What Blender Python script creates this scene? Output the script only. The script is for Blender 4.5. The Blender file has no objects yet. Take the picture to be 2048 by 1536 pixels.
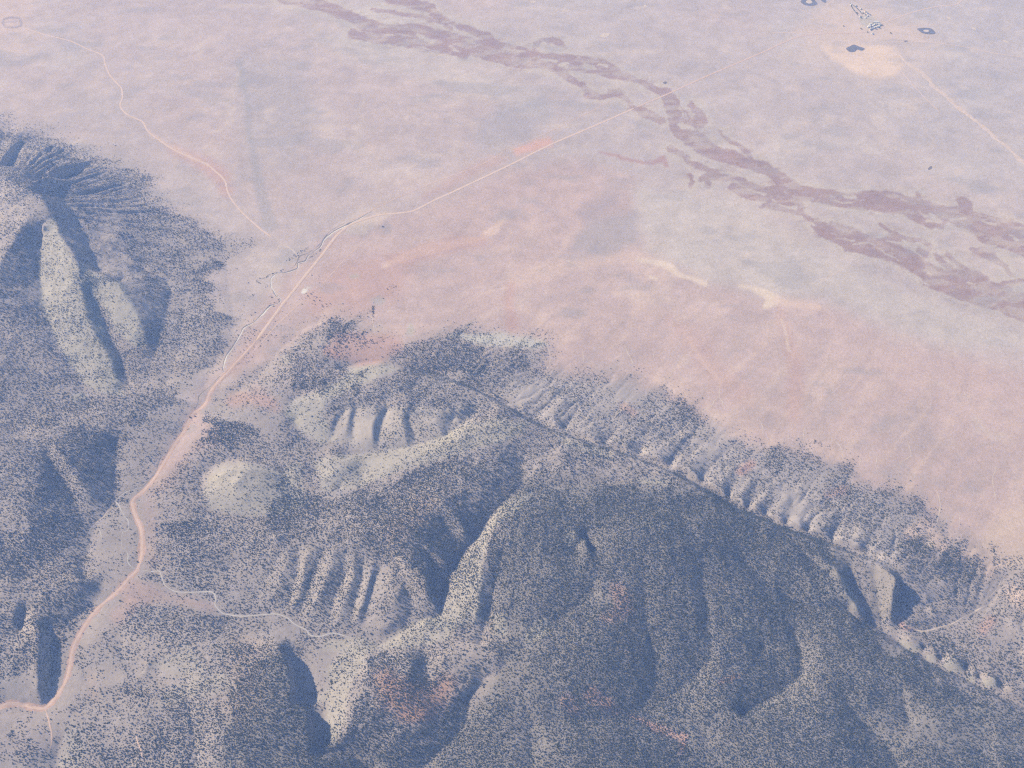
import bpy, bmesh, math, random
import numpy as np
from mathutils import Vector

random.seed(7)
RNG = np.random.default_rng(11)
sc = bpy.context.scene
COL = sc.collection

# ------------------------------------------------------------------ camera
CAM_H = 2500.0
PITCH = math.radians(47.0)
HFOV = math.radians(52.0)
cam_d = bpy.data.cameras.new("camera")
cam = bpy.data.objects.new("camera", cam_d)
COL.objects.link(cam)
cam.location = (0, 0, CAM_H)
cam.rotation_euler = (math.pi / 2 - PITCH, 0, 0)
cam_d.sensor_fit = 'HORIZONTAL'
cam_d.angle = HFOV
cam_d.clip_start = 1.0
cam_d.clip_end = 200000.0
sc.camera = cam

# ------------------------------------------------------------------ light
SUN_EL = math.radians(31.0)
SUN_AZ = (-0.936, 0.352)                 # horizontal direction towards the sun
world = bpy.data.worlds.new("World")
sc.world = world
world.use_nodes = True
wn = world.node_tree
sky = wn.nodes.new("ShaderNodeTexSky")
sky.sky_type = 'NISHITA'
sky.sun_disc = False
sky.sun_elevation = SUN_EL
sky.sun_rotation = math.atan2(SUN_AZ[0], SUN_AZ[1])
sky.altitude = 1600
bg = wn.nodes["Background"]
bg.inputs["Strength"].default_value = 0.055
wn.links.new(sky.outputs[0], bg.inputs["Color"])

sun_d = bpy.data.lights.new("sun", 'SUN')
sun_d.energy = 5.0
sun_d.angle = math.radians(0.5)
sun_d.color = (1.0, 0.93, 0.885)
sun = bpy.data.objects.new("sun", sun_d)
COL.objects.link(sun)
d = Vector((-SUN_AZ[0] * math.cos(SUN_EL), -SUN_AZ[1] * math.cos(SUN_EL), -math.sin(SUN_EL)))
sun.rotation_euler = d.to_track_quat('-Z', 'Y').to_euler()
sun.location = (-3000, 700, 3000)

sc.view_settings.view_transform = 'Standard'
sc.view_settings.look = 'None'
sc.view_settings.gamma = 1.0
sc.view_settings.use_curve_mapping = False
sc.view_settings.exposure = 0.68
sc.cycles.use_denoising = False
sc.cycles.volume_bounces = 2
sc.cycles.max_bounces = 6
sc.cycles.filter_width = 1.3

HAZE_DENSITY = 0.79e-4
HAZE_COLOR = (0.28, 0.47, 1.0)

# ------------------------------------------------------------------ image frame
# Ground features are traced in image pixels of a 2048 x 1536 frame; P() turns an image
# point and a height into its place on the ground, Q() goes back.
F = 1024.0 / math.tan(HFOV / 2)
SP, CP = math.sin(PITCH), math.cos(PITCH)

def P(px, py, z=0.0):
    u = (px - 1024.0) / F
    v = (768.0 - py) / F
    t = (CAM_H - z) / (SP - v * CP)
    return (u * t, t * (CP + v * SP), z)

def Q(X, Y, Z):
    zz = CAM_H - Z
    t = Y * CP + zz * SP
    v = (Y * SP - zz * CP) / t
    return 1024.0 + F * X / t, 768.0 - F * v

# ------------------------------------------------------------------ noise
def _lat(seed):
    return np.random.default_rng(seed).random((256, 256)).astype(np.float32)
_LATS = [_lat(100 + i) for i in range(8)]

def vnoise(x, y, k=0):
    L = _LATS[k % 8]
    xi = np.floor(x).astype(np.int64); yi = np.floor(y).astype(np.int64)
    fx = x - xi; fy = y - yi
    fx = fx * fx * fx * (fx * (fx * 6 - 15) + 10); fy = fy * fy * fy * (fy * (fy * 6 - 15) + 10)
    a = L[xi & 255, yi & 255]; b = L[(xi + 1) & 255, yi & 255]
    c = L[xi & 255, (yi + 1) & 255]; e = L[(xi + 1) & 255, (yi + 1) & 255]
    return ((a * (1 - fx) + b * fx) * (1 - fy) + (c * (1 - fx) + e * fx) * fy) * 2 - 1

def fbm(x, y, scale, octs=4, k=0, gain=0.5):
    s = 0.0; a = 1.0; n = 0.0; f = 1.0 / scale
    for i in range(octs):
        ca, sa = math.cos(0.6 * i + k), math.sin(0.6 * i + k)
        s = s + a * vnoise((x * ca - y * sa) * f + 17.3 * i, (x * sa + y * ca) * f - 9.1 * i, k + i)
        n += a; a *= gain; f *= 2.03
    return s / n

def ridged(x, y, scale, octs=3, k=0):
    s = 0.0; a = 1.0; n = 0.0; f = 1.0 / scale
    for i in range(octs):
        s = s + a * (1 - 2 * np.abs(vnoise(x * f + 31.7 * i, y * f + 5.3 * i, k + i)))
        n += a; a *= 0.5; f *= 2.1
    return s / n

def sstep(a, b, x):
    t = np.clip((x - a) / (b - a), 0, 1)
    return t * t * (3 - 2 * t)

#@@DATA@@
exec_relief = None
# ------------------------------------------------------------------ relief lines: (x, y, height) along crests and drainage
LINES = []
def L(*pts):
    x = sum(p[0] for p in pts) / len(pts); y = sum(p[1] for p in pts) / len(pts); zm = max(p[2] for p in pts)
    k = 0.62
    if x < 360 and y < 560 and y > 240:            # mountain: broad slopes are gentle, the crest stands above them
        k = 0.50 if zm > 225 else 0.34
    elif x < 360 and y < 850: k = 0.46
    elif x > 1040 and y > 985 and not (x > 1690 and y < 1270) and zm > 24: k = -1.0
    elif x > 940 and y > 990 and x < 1041: k = 0.46
    elif 660 < x < 960 and y > 1285: k = 0.5
    elif 780 < x < 985 and 985 < y < 1230: k = 0.56
    elif 480 < x < 840 and 1050 < y < 1270: k = 0.34
    if k < 0:                                       # the broad eastern dome: shallow, soft valleys
        LINES.append([(p[0], p[1], 10 + p[2] * 0.60) for p in pts])
    else:
        LINES.append([(p[0], p[1], p[2] * k) for p in pts])
def LR(*pts):
    LINES.append(list(pts))

# ---- big mountain on the left
L((-160,350,260),(-60,348,265),(0,355,270),(50,374,272),(80,392,265),(100,428,240),(120,468,220),(140,500,200),(152,525,188),(160,548,178))
L((60,395,262),(75,425,250),(86,455,235))
L((160,548,178),(166,600,145),(174,638,122),(190,665,98),(212,700,78),(228,740,52),(242,785,22))
L((160,548,178),(185,545,172),(215,556,165),(238,567,152),(255,602,122),(275,635,96),(288,665,66),(294,695,30))
L((178,580,128),(198,612,88),(212,648,55),(226,680,38),(245,722,18),(258,770,10))
L((88,455,205),(82,505,160),(80,560,120),(90,622,92),(108,662,72),(118,692,60),(138,714,48),(152,742,34),(168,782,22),(180,815,14))
L((60,432,255),(35,466,240),(16,500,222),(-2,530,205),(-30,575,185),(-70,640,160),(-120,720,120))
L((52,515,185),(42,548,172),(28,582,158),(20,622,140),(28,652,118),(58,682,92),(98,697,72))
L((-30,640,120),(0,680,95),(20,700,70),(60,730,50),(110,770,32))
L((-150,760,90),(-60,770,70),(0,790,45),(60,815,30),(120,830,20))
# foot of the steep east face
L((112,388,205),(132,404,182),(148,424,168),(158,450,160),(172,474,152),(184,500,145),(192,526,142),(204,546,150))
# ribs running east
L((150,412,172),(170,403,158),(205,412,110),(240,425,70),(270,440,38),(300,452,22))
L((165,438,160),(190,424,140),(225,430,96),(260,446,58),(300,462,28))
L((172,455,156),(200,443,130),(235,448,88),(270,462,50))
L((175,470,152),(205,457,126),(240,460,90),(275,474,50),(320,486,22))
L((184,498,146),(210,485,124),(245,486,86),(285,500,44))
L((190,518,142),(215,503,120),(250,505,80),(290,518,40),(330,520,20))
L((200,540,140),(235,515,112),(262,518,80),(290,532,44))
L((238,560,140),(262,548,112),(300,546,60),(340,552,30))
L((245,572,140),(270,570,105),(310,572,55),(350,580,28))
# north slope ribs
L((60,374,268),(90,350,200),(120,330,130),(150,318,70))
L((30,362,262),(50,335,200),(75,305,120),(100,288,50))
L((-10,352,264),(5,320,200),(25,290,110),(40,272,40))
L((45,350,205),(70,322,130),(95,302,60))
L((12,340,205),(30,306,120),(50,284,48))
L((82,374,215),(115,352,140),(160,340,70),(200,335,30))
L((100,384,215),(140,368,140),(190,362,80),(235,362,32))
L((112,386,190),(150,386,124),(200,386,64),(250,392,26))
# mountain apron
L((60,268,14),(130,300,16),(210,336,16),(265,372,14),(315,420,12),(352,470,10),(372,530,9),(372,590,7),(362,650,6),(352,710,5),(330,770,5))
L((300,470,24),(330,520,20),(342,580,16),(332,640,12),(312,700,9),(292,760,8))

# ---- hills lower left
L((-80,860,110),(0,880,98),(35,890,92),(60,912,86),(76,942,78),(68,990,66),(62,1040,54),(74,1100,34),(90,1130,24))
L((-60,1000,60),(0,1060,50),(40,1130,34))
L((92,905,62),(112,942,44),(136,972,30),(152,1002,20),(168,1042,11),(178,1060,7))
L((108,885,88),(136,928,72),(160,962,62),(182,985,42),(198,1000,20),(206,1012,8))
L((235,880,8),(232,930,6),(230,980,5))
L((150,860,60),(180,880,48),(205,900,26))
L((-60,830,60),(10,850,52),(60,862,50))
L((60,1150,34),(95,1165,44),(130,1165,48),(160,1160,46),(182,1168,32))
L((205,1160,5),(206,1180,5),(182,1212,5),(138,1244,6))
L((165,1120,8),(166,1145,8),(172,1160,14))
L((28,1200,58),(30,1225,56),(30,1250,50),(50,1262,40))
L((52,1222,24),(46,1250,24),(42,1265,30))
L((62,1235,48),(74,1250,56),(78,1270,58),(76,1300,60),(74,1340,58),(76,1370,48),(82,1395,24),(86,1408,8))
L((100,1250,14),(104,1290,7),(104,1340,6),(98,1380,6),(92,1404,5))
L((128,1250,10),(124,1290,8),(114,1330,6),(108,1380,6))
L((-60,1250,55),(-20,1330,42),(20,1380,24))
L((20,1450,14),(50,1480,22),(60,1530,26))
L((120,1480,8),(115,1510,2),(112,1550,1))

# ---- road valley floor
L((-40,1420,4),(0,1414,4),(50,1410,4),(90,1416,4),(125,1377,4),(142,1322,4),(158,1272,4),(190,1222,3),(240,1178,3),(275,1140,3),(285,1080,3),(265,1010,3),(290,978,2.5),(325,930,2),(365,867,2),(388,828,2),(415,800,1.5),(452,745,1),(512,684,0.5),(560,615,0))
L((232,1000,1.5),(215,1022,1.5),(192,1045,2),(180,1080,2.5),(175,1110,3))
L((300,1143,3),(350,1182,4),(400,1185,5),(442,1225,6),(475,1232,7),(510,1231,7),(575,1235,8),(612,1260,8),(640,1272,8),(707,1278,9),(770,1272,10),(812,1258,12),(845,1240,14),(872,1232,16))

# ---- first ridge north centre
L((690,748,50),(715,742,58),(745,738,60),(785,742,60),(830,752,60),(880,765,64),(930,779,68),(962,793,70),(990,812,68))
L((680,738,10),(715,727,8),(760,722,8),(805,728,10),(850,742,12),(900,755,16),(950,771,20),(1000,795,16))
L((585,800,16),(612,798,38),(640,792,52),(672,778,58),(690,762,56))
L((640,802,52),(700,800,60),(760,808,62),(800,818,62),(860,822,62),(920,822,62),(948,808,66),(975,812,68))
L((590,840,10),(600,870,9),(620,890,10),(650,905,12))
L((675,818,46),(660,850,30),(652,872,16))
L((692,822,34),(672,850,18),(662,880,12))
L((705,818,46),(694,850,30),(690,880,15))
L((712,820,36),(706,850,18),(706,880,11))
L((758,815,56),(750,840,48),(746,868,36),(750,893,14))
L((772,822,38),(764,850,22),(758,880,14),(756,896,11))
L((796,822,56),(808,848,46),(811,876,32),(812,896,14))
L((818,835,36),(826,862,22),(826,892,14))
L((840,826,52),(846,848,36),(842,878,20))
L((862,828,56),(874,848,46),(886,868,32),(890,876,24))
L((905,838,34),(900,858,28),(892,874,22))
L((690,908,10),(740,905,11),(800,897,13),(850,884,17),(890,874,22),(912,858,28),(932,842,36),(955,820,56))
# bright second ridge
L((630,946,10),(650,922,30),(680,920,44),(705,924,42),(716,940,26),(726,950,22))
L((665,945,42),(690,960,30),(680,978,14))
L((575,945,12),(588,930,26),(600,940,24),(598,965,14))
L((726,962,26),(755,946,42),(800,926,54),(850,905,64),(900,888,72),(950,868,78),(1000,850,80),(1050,852,74),(1100,868,72))
L((560,962,14),(620,984,16),(690,990,30),(760,980,42),(820,962,54),(880,940,64),(940,920,74),(1000,905,78))
L((760,1010,60),(830,1010,84),(880,1000,104),(905,1025,96),(925,1058,72),(942,1082,38))
L((700,1040,70),(760,1050,100),(800,1062,112),(840,1080,106),(866,1100,86),(890,1120,62),(906,1136,30))
L((800,1120,96),(830,1138,92),(852,1156,84),(856,1190,66),(872,1218,32))
L((838,1095,84),(866,1118,56),(888,1140,34),(898,1152,22))
L((885,1045,70),(912,1075,46),(930,1095,32))
L((620,1010,30),(680,1030,52),(740,1080,84))
# valley below the long bright bank
L((1050,905,66),(1040,950,58),(1045,983,52),(1012,1000,50),(985,1030,46),(965,1060,40),(944,1084,32),(916,1125,24),(900,1150,20),(896,1178,17),(884,1196,16),(882,1230,14))

# ---- yellow hill
L((425,975,14),(440,950,44),(470,936,56),(505,938,54),(535,952,42),(560,975,26))
L((470,960,58),(500,975,50),(540,1000,32),(590,1010,22))
L((405,992,5),(400,955,4),(430,926,5),(490,914,8),(560,930,12),(575,950,12))
L((412,1022,5),(470,1034,8),(540,1042,20),(600,1040,28))
L((300,1080,4),(360,1060,8),(420,1060,12),(480,1080,24),(520,1070,40),(560,1070,70))

# ---- southern spurs
L((540,1060,60),(575,1068,82),(620,1076,90),(668,1088,98),(708,1100,102),(745,1112,104),(790,1140,98),(812,1165,84),(820,1195,58),(830,1222,26))
L((455,1140,14),(480,1120,26),(510,1100,44))
L((540,1085,70),(525,1120,50),(505,1160,28),(490,1200,10))
L((560,1104,58),(546,1135,40),(530,1165,24),(510,1198,10))
L((582,1082,82),(576,1120,66),(560,1160,46),(545,1195,24),(535,1220,9))
L((598,1098,64),(597,1130,46),(592,1160,30),(576,1210,11))
L((622,1084,88),(612,1120,76),(605,1160,58),(590,1205,34),(580,1230,11))
L((646,1102,72),(636,1130,52),(622,1165,34),(606,1205,20),(597,1236,10))
L((668,1092,96),(662,1130,82),(648,1170,66),(626,1210,44),(612,1248,12))
L((692,1112,76),(690,1150,52),(673,1185,36),(661,1222,22),(652,1258,10))
L((708,1104,100),(706,1150,84),(693,1190,64),(679,1228,38),(668,1262,11))
L((726,1124,78),(722,1160,54),(714,1195,36),(703,1232,18),(702,1264,10))
L((745,1116,100),(738,1160,80),(728,1195,60),(713,1238,30))
L((762,1136,74),(750,1165,50),(736,1205,30),(727,1245,14))
L((790,1146,94),(776,1182,74),(756,1215,46),(742,1238,22))
L((800,1180,60),(785,1210,38),(775,1232,24))
L((728,1256,12),(745,1240,34),(775,1230,44),(795,1228,44),(800,1250,24))
L((760,1256,38),(785,1250,42))
L((722,1272,10),(755,1290,12),(790,1276,12),(806,1255,12),(822,1225,18))

# ---- east block, bright bank
L((1045,1002,86),(1012,1022,88),(990,1055,90),(976,1095,92),(962,1145,92),(957,1200,86),(950,1235,64),(930,1262,34))
L((1005,1100,84),(990,1160,66),(980,1220,44),(965,1265,32),(960,1290,26))
L((1012,1170,86),(1006,1215,80),(1003,1245,66),(998,1280,38))
##L((1060,1010,104),(1110,1010,126),(1180,1030,142),(1250,1030,136),(1330,1010,112),(1400,1000,96),(1450,1010,90))
#L((1110,1050,134),(1150,1062,156),(1158,1085,156),(1150,1108,142),(1140,1150,118),(1110,1195,100),(1085,1220,88),(1062,1250,78),(1045,1275,52))
L((1172,1075,126),(1180,1110,112),(1192,1150,92),(1180,1185,74),(1145,1222,58),(1095,1250,46),(1062,1282,34),(1030,1306,28),(990,1300,26),(950,1290,24),(900,1272,18),(862,1256,15),(845,1242,14))
#L((1230,1060,142),(1240,1120,140),(1238,1180,122),(1246,1230,110),(1242,1290,104),(1236,1340,92),(1218,1385,68),(1200,1425,40))
#L((1100,1290,60),(1140,1320,80),(1160,1370,72),(1130,1410,46))
L((1290,1060,124),(1292,1130,104),(1286,1200,78),(1294,1262,56),(1312,1310,42),(1311,1360,32),(1296,1404,26),(1266,1430,22))
#L((1330,1070,128),(1345,1120,122),(1350,1165,108),(1372,1220,102),(1394,1262,90),(1400,1300,74),(1385,1340,54),(1350,1380,34))
L((1365,1150,100),(1382,1195,88),(1392,1230,78))
L((1410,1080,104),(1405,1150,88),(1412,1220,66),(1424,1280,52),(1420,1312,44),(1396,1346,36),(1345,1388,28),(1312,1402,26))
#L((1440,1060,108),(1442,1120,112),(1446,1185,112),(1470,1228,104),(1500,1252,100),(1522,1274,86),(1530,1300,66),(1540,1345,44))
#L((1420,985,84),(1448,1030,94),(1462,1082,98),(1475,1130,90))
L((1478,1108,72),(1508,1140,58),(1550,1180,46),(1592,1206,38),(1642,1214,32),(1692,1216,26),(1715,1245,20),(1745,1262,14))
#L((1480,1040,80),(1520,1070,84),(1570,1110,86),(1620,1150,80),(1660,1185,60),(1680,1205,40))
L((1560,1075,70),(1610,1100,84),(1650,1118,90),(1674,1142,92),(1690,1182,84),(1712,1215,66),(1728,1240,34))
L((1700,1140,52),(1725,1190,38),(1745,1225,26))
L((1735,1120,60),(1765,1135,88),(1790,1152,124),(1796,1164,126),(1788,1186,106),(1784,1222,72),(1779,1246,34))
L((1750,1150,56),(1758,1190,40),(1766,1230,24),(1772,1262,12))
L((1808,1165,58),(1800,1190,42),(1796,1230,30),(1792,1262,18))
L((1815,1150,62),(1850,1190,44),(1870,1230,30))
L((1596,1240,54),(1590,1262,42),(1600,1310,34),(1599,1345,30),(1583,1370,28),(1542,1398,26),(1480,1430,22))
#L((1545,1235,76),(1562,1262,82),(1572,1300,76),(1565,1340,56))
L((1640,1250,60),(1645,1300,70),(1640,1360,76),(1620,1420,66))
L((1690,1280,62),(1740,1310,66),(1790,1345,66),(1850,1380,62),(1910,1410,56),(1980,1450,48),(2060,1490,44))
L((1800,1370,56),(1808,1410,38),(1818,1450,30))
L((1850,1400,60),(1880,1440,64),(1930,1480,56),(1990,1530,50))
L((1690,1400,50),(1720,1440,34),(1770,1490,30),(1800,1540,28))

# ---- hogback: a sharp rim, the strike valley along its far side, then a row of flatiron mounds
RIM = [(905,768,44),(935,776,45),(965,792,46),(1000,812,46),(1035,828,44),(1065,845,42),(1110,866,42),(1150,880,42),(1185,893,42),(1230,905,42),(1270,919,42),(1305,933,44),(1340,948,46),(1365,960,48),(1400,978,48),(1432,998,48),(1462,1016,46),(1500,1034,44),(1550,1055,42),(1600,1073,42),(1650,1091,42),(1700,1110,44),(1745,1126,48)]
LR(*RIM)
LR(*[(x + 5, y - 5, 14 if k % 2 else 18) for k, (x, y, z) in enumerate(RIM)])
LR(*[(x + 12, y - 8, 14 if k % 2 else 17) for k, (x, y, z) in enumerate(RIM)])
_m = [(975,782,26),(992,790,28),(1010,806,17),(1024,808,28),(1052,820,28),(1066,836,15),(1080,830,26),(1112,842,32),(1130,858,15),(1142,852,28),(1175,864,32),(1196,878,30),(1214,888,15),(1225,880,28),(1262,896,32),(1278,908,15),(1290,904,30),(1325,918,32),(1342,932,15),(1356,930,30),(1390,946,34),(1404,960,15),(1420,964,30),(1446,978,34),(1458,992,14),(1470,990,30),(1488,1000,32),(1496,1014,14),(1508,1008,30),(1524,1018,30),(1532,1030,14),(1544,1024,30),(1562,1036,30),(1570,1046,14),(1582,1042,30),(1604,1050,30),(1614,1062,15),(1630,1056,30),(1655,1066,30),(1664,1078,15),(1684,1074,32),(1718,1088,32),(1732,1102,16),(1750,1092,34)]
LR(*[(x, y + 1, z) for x, y, z in _m])
for k in range(2, len(_m) - 2):
    if _m[k][2] < 19:                                # drains that break through between the mounds
        x, y, z = _m[k]
        LR((x, y + 4, 13), (x + 3, y - 8, 15), (x + 14 + 3 * (k % 3), y - 24, 18), (x + 16, y - 44, 16), (x + 30, y - 66, 12))
    elif _m[k - 1][2] > 19:
        x, y, z = _m[k]
        LR((x - 8, y - 4, z), (x - 2, y - 18, z - 6), (x + 14, y - 44, 19))
LR((1045,986,26),(1100,976,30),(1180,966,34),(1260,962,36),(1330,966,38))
LR((1062,1004,40),(1110,1000,48),(1180,998,54),(1250,1004,56),(1330,1010,54),(1400,1012,50))
LR((1128,1068,56),(1142,1058,64),(1156,1066,66),(1160,1086,60),(1150,1104,54))
LR((1172,1064,50),(1180,1084,44),(1182,1104,42))
LR((1478,1222,50),(1502,1250,50),(1520,1272,44),(1526,1296,34))
LR((1545,1060,44),(1610,1106,50),(1660,1150,50))
# strike valley in the south east and its row of knolls
#L((1745,1264,12),(1775,1277,9),(1802,1298,7),(1832,1318,7),(1872,1338,7),(1912,1358,6),(1935,1372,6),(1972,1388,5),(2012,1404,5),(2060,1420,5))
LR((1700,1232,34),(1735,1254,34),(1762,1274,34),(1795,1296,30),(1830,1318,28),(1870,1340,28),(1910,1359,28),(1935,1374,26),(1975,1393,24),(2020,1412,22),(2080,1440,20))
LR((1745,1250,8),(1772,1268,7),(1802,1290,6),(1834,1310,6),(1874,1331,6),(1914,1350,6),(1938,1364,6),(1978,1382,5),(2024,1402,5),(2080,1425,5))
LR((1795,1276,7),(1806,1272,22),(1824,1278,30),(1840,1288,22),(1846,1298,7),(1856,1300,20),(1872,1306,24),(1884,1318,7),(1894,1312,26),(1912,1318,30),(1926,1328,22),(1934,1342,7),(1943,1340,18),(1952,1346,18),(1961,1356,7),(1972,1350,24),(1990,1358,26),(2002,1374,7),(2014,1374,18),(2040,1386,20))
L((1830,1262,14),(1870,1250,12),(1911,1246,12),(1936,1233,12),(1973,1212,12),(1991,1186,10),(2006,1158,9),(2040,1130,8))
L((1850,1215,26),(1900,1190,24),(1950,1170,20))
L((1900,1290,18),(1960,1290,20),(2040,1300,22))
# dip slope contour
L((1040,758,13),(1110,775,13),(1200,810,13),(1300,845,14),(1400,895,15),(1500,940,15),(1600,985,14),(1700,1030,14),(1800,1060,14),(1880,1100,12),(1960,1150,10))

# ---- canyon and red hill
L((480,1296,48),(530,1292,74),(560,1294,90))
LR((562,1296,48),(570,1300,54),(575,1325,56),(578,1350,56),(581,1380,56),(583,1412,56))
LR((572,1300,20),(582,1318,12),(588,1345,10),(592,1375,8),(596,1408,8))
LR((600,1306,10),(612,1340,7),(622,1380,6),(622,1408,6))
L((440,1250,10),(500,1262,14),(550,1270,22),(590,1282,16),(625,1278,9))
LR((584,1417,56),(604,1418,54),(616,1421,52),(619,1440,50),(623,1465,50),(621,1490,48),(592,1504,46))
LR((624,1430,14),(630,1450,12),(632,1480,14))
LR((640,1425,14),(650,1455,10),(652,1485,12))
LR((640,1300,10),(668,1318,12),(660,1345,14),(672,1365,16),(655,1392,14),(648,1412,18))
L((690,1296,20),(712,1300,44),(735,1312,74),(738,1345,92),(722,1390,96),(706,1430,92),(690,1468,76),(672,1492,40))
L((780,1350,104),(820,1395,104),(850,1420,92),(800,1460,84),(770,1500,66))
L((770,1300,50),(810,1305,82),(820,1330,98),(815,1360,104))
L((848,1296,44),(850,1335,58),(862,1372,78))
L((880,1320,80),(930,1330,72),(940,1370,60),(900,1400,70))
L((1010,1330,44),(970,1360,38),(935,1400,32),(936,1440,26),(912,1474,22),(882,1500,20),(852,1528,18),(830,1560,16))
L((980,1420,60),(1010,1450,70),(990,1500,66),(960,1545,60))
L((640,1510,64),(690,1500,22),(715,1520,16),(745,1545,14))
L((620,1520,76),(660,1530,70),(690,1560,66))
L((440,1340,50),(480,1370,74),(540,1400,96),(540,1460,94),(500,1520,84),(480,1560,78))
L((330,1230,8),(350,1290,26),(370,1350,34),(380,1420,40),(390,1500,42),(390,1560,42))
L((240,1262,8),(241,1300,8),(246,1322,9),(265,1336,10),(320,1345,20))
L((150,1420,6),(180,1440,12),(220,1480,16),(260,1530,20))
L((300,1210,7),(320,1250,16),(300,1320,26),(260,1390,20),(200,1400,12),(170,1350,7))
# south east lower
L((1020,1380,60),(1035,1400,66),(1040,1440,66),(1030,1500,72),(1020,1550,70))
L((1052,1412,34),(1060,1450,30),(1062,1500,30),(1060,1550,28))
L((1100,1436,26),(1180,1440,23),(1262,1432,22),(1300,1452,20),(1340,1476,18),(1382,1502,16),(1432,1532,14),(1480,1560,12))
L((1100,1490,50),(1160,1490,58),(1220,1510,56),(1260,1550,52))
L((1400,1390,56),(1440,1410,70),(1500,1440,72),(1560,1450,76),(1600,1480,72),(1640,1550,66))
L((1340,1430,44),(1380,1450,42),(1420,1480,34))
L((1880,1560,50),(1800,1560,40))

# ------------------------------------------------------------------ plain outline: everything beyond it is level ground
PLAIN = [(-900,200),(-200,215),(0,236),(60,256),(130,284),(215,318),(290,360),(345,405),(400,450),(440,490),(452,530),(458,590),(470,640),(455,690),(430,725),(405,775),
         (470,790),(520,750),(560,700),(620,650),(680,632),(780,650),(900,648),(1000,668),(1095,690),(1180,722),(1270,745),(1350,790),(1430,840),(1500,872),
         (1590,888),(1660,915),(1740,965),(1830,990),(1880,1045),(1950,1075),(1990,1130),(2100,1110),(2400,1140),(3600,1200),(3600,-200),(-900,-200)]

def seg_dist(x, y, ax, ay, bx, by):
    dx, dy = bx - ax, by - ay
    t = np.clip(((x - ax) * dx + (y - ay) * dy) / (dx * dx + dy * dy + 1e-9), 0, 1)
    return np.hypot(x - (ax + t * dx), y - (ay + t * dy)), t

def inside(x, y, poly):
    c = np.zeros(x.shape, bool)
    n = len(poly)
    for i in range(n):
        x1, y1 = poly[i]; x2, y2 = poly[(i + 1) % n]
        if y1 == y2: continue
        k = ((y1 > y) != (y2 > y)) & (x < (x2 - x1) * (y - y1) / (y2 - y1) + x1)
        c ^= k
    return c

SRC = 0.0017      # rounded, convex slopes between the drainage lines
def solve_relief():
    X0, X1, Y0, Y1 = -2760.0, 2760.0, 760.0, 4440.0
    pts = []
    for ln in LINES:
        w = [np.array(P(*p)) for p in ln]
        for a, b in zip(w[:-1], w[1:]):
            n = max(2, int(np.linalg.norm(b[:2] - a[:2]) / 2.0))
            t = np.linspace(0, 1, n, endpoint=True)[:, None]
            pts.append(a * (1 - t) + b * t)
    pts = np.concatenate(pts)
    h = None
    for step in (160, 80, 40, 20, 10, 5):
        nx = int((X1 - X0) / step) + 1; ny = int((Y1 - Y0) / step) + 1
        gx = X0 + step * np.arange(nx); gy = Y0 + step * np.arange(ny)
        GX, GY = np.meshgrid(gx, gy, indexing='ij')
        s = np.zeros((nx, ny)); c = np.zeros((nx, ny))
        ix = np.round((pts[:, 0] - X0) / step).astype(int); iy = np.round((pts[:, 1] - Y0) / step).astype(int)
        ok = (ix >= 0) & (ix < nx) & (iy >= 0) & (iy < ny)
        np.add.at(s, (ix[ok], iy[ok]), pts[ok, 2]); np.add.at(c, (ix[ok], iy[ok]), 1)
        qx, qy = Q(GX, GY, 0.0)
        plain = inside(qx, qy, PLAIN)
        fix = (c > 0) | plain
        inn = sstep(-140, -20, qx) * (1 - sstep(2070, 2180, qx)) * (1 - sstep(1540, 1640, qy))
        east = sstep(1000, 1080, qx) * sstep(985, 1020, qy)
        leak = (1 - inn) * min(0.5, (step / 160.0) ** 2)
        val = np.where(c > 0, s / np.maximum(c, 1), 0.0)
        if h is None:
            h = np.full((nx, ny), 20.0)
        else:
            fx = (gx - X0) / ps; fy = (gy - Y0) / ps
            i = np.clip(fx.astype(int), 0, h.shape[0] - 2); j = np.clip(fy.astype(int), 0, h.shape[1] - 2)
            tx = (fx - i)[:, None]; ty = (fy - j)[None, :]
            h = (h[np.ix_(i, j)] * (1 - tx) * (1 - ty) + h[np.ix_(i + 1, j)] * tx * (1 - ty)
                 + h[np.ix_(i, j + 1)] * (1 - tx) * ty + h[np.ix_(i + 1, j + 1)] * tx * ty)
        h = np.where(fix, val, h)
        for it in range(240 if step >= 40 else (120 if step >= 10 else 60)):
            p = np.pad(h, 1, mode='edge')
            a = 0.25 * (p[:-2, 1:-1] + p[2:, 1:-1] + p[1:-1, :-2] + p[1:-1, 2:])
            h = np.where(fix, val, (a + inn * (SRC + 0.0013 * east) * step * step * 0.25) * (1 - leak) + leak * 22.0)
        ps = step
    for it in range(1):
        p = np.pad(h, 1, mode='edge')
        h = 0.5 * h + 0.125 * (p[:-2, 1:-1] + p[2:, 1:-1] + p[1:-1, :-2] + p[1:-1, 2:])
    return X0, Y0, 5.0, h

RX0, RY0, RS, RH = solve_relief()

def relief(X, Y):
    fx = np.clip((X - RX0) / RS, 0, RH.shape[0] - 1.001); fy = np.clip((Y - RY0) / RS, 0, RH.shape[1] - 1.001)
    i = fx.astype(int); j = fy.astype(int); tx = fx - i; ty = fy - j
    h = RH[i, j] * (1 - tx) * (1 - ty) + RH[i + 1, j] * tx * (1 - ty) + RH[i, j + 1] * (1 - tx) * ty + RH[i + 1, j + 1] * tx * ty
    out = np.maximum(np.maximum(RX0 - X, X - (RX0 + RS * (RH.shape[0] - 1))), np.maximum(RY0 - Y, Y - (RY0 + RS * (RH.shape[1] - 1))))
    return h * (1 - sstep(0, 2500, out) * 0.6)

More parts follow.
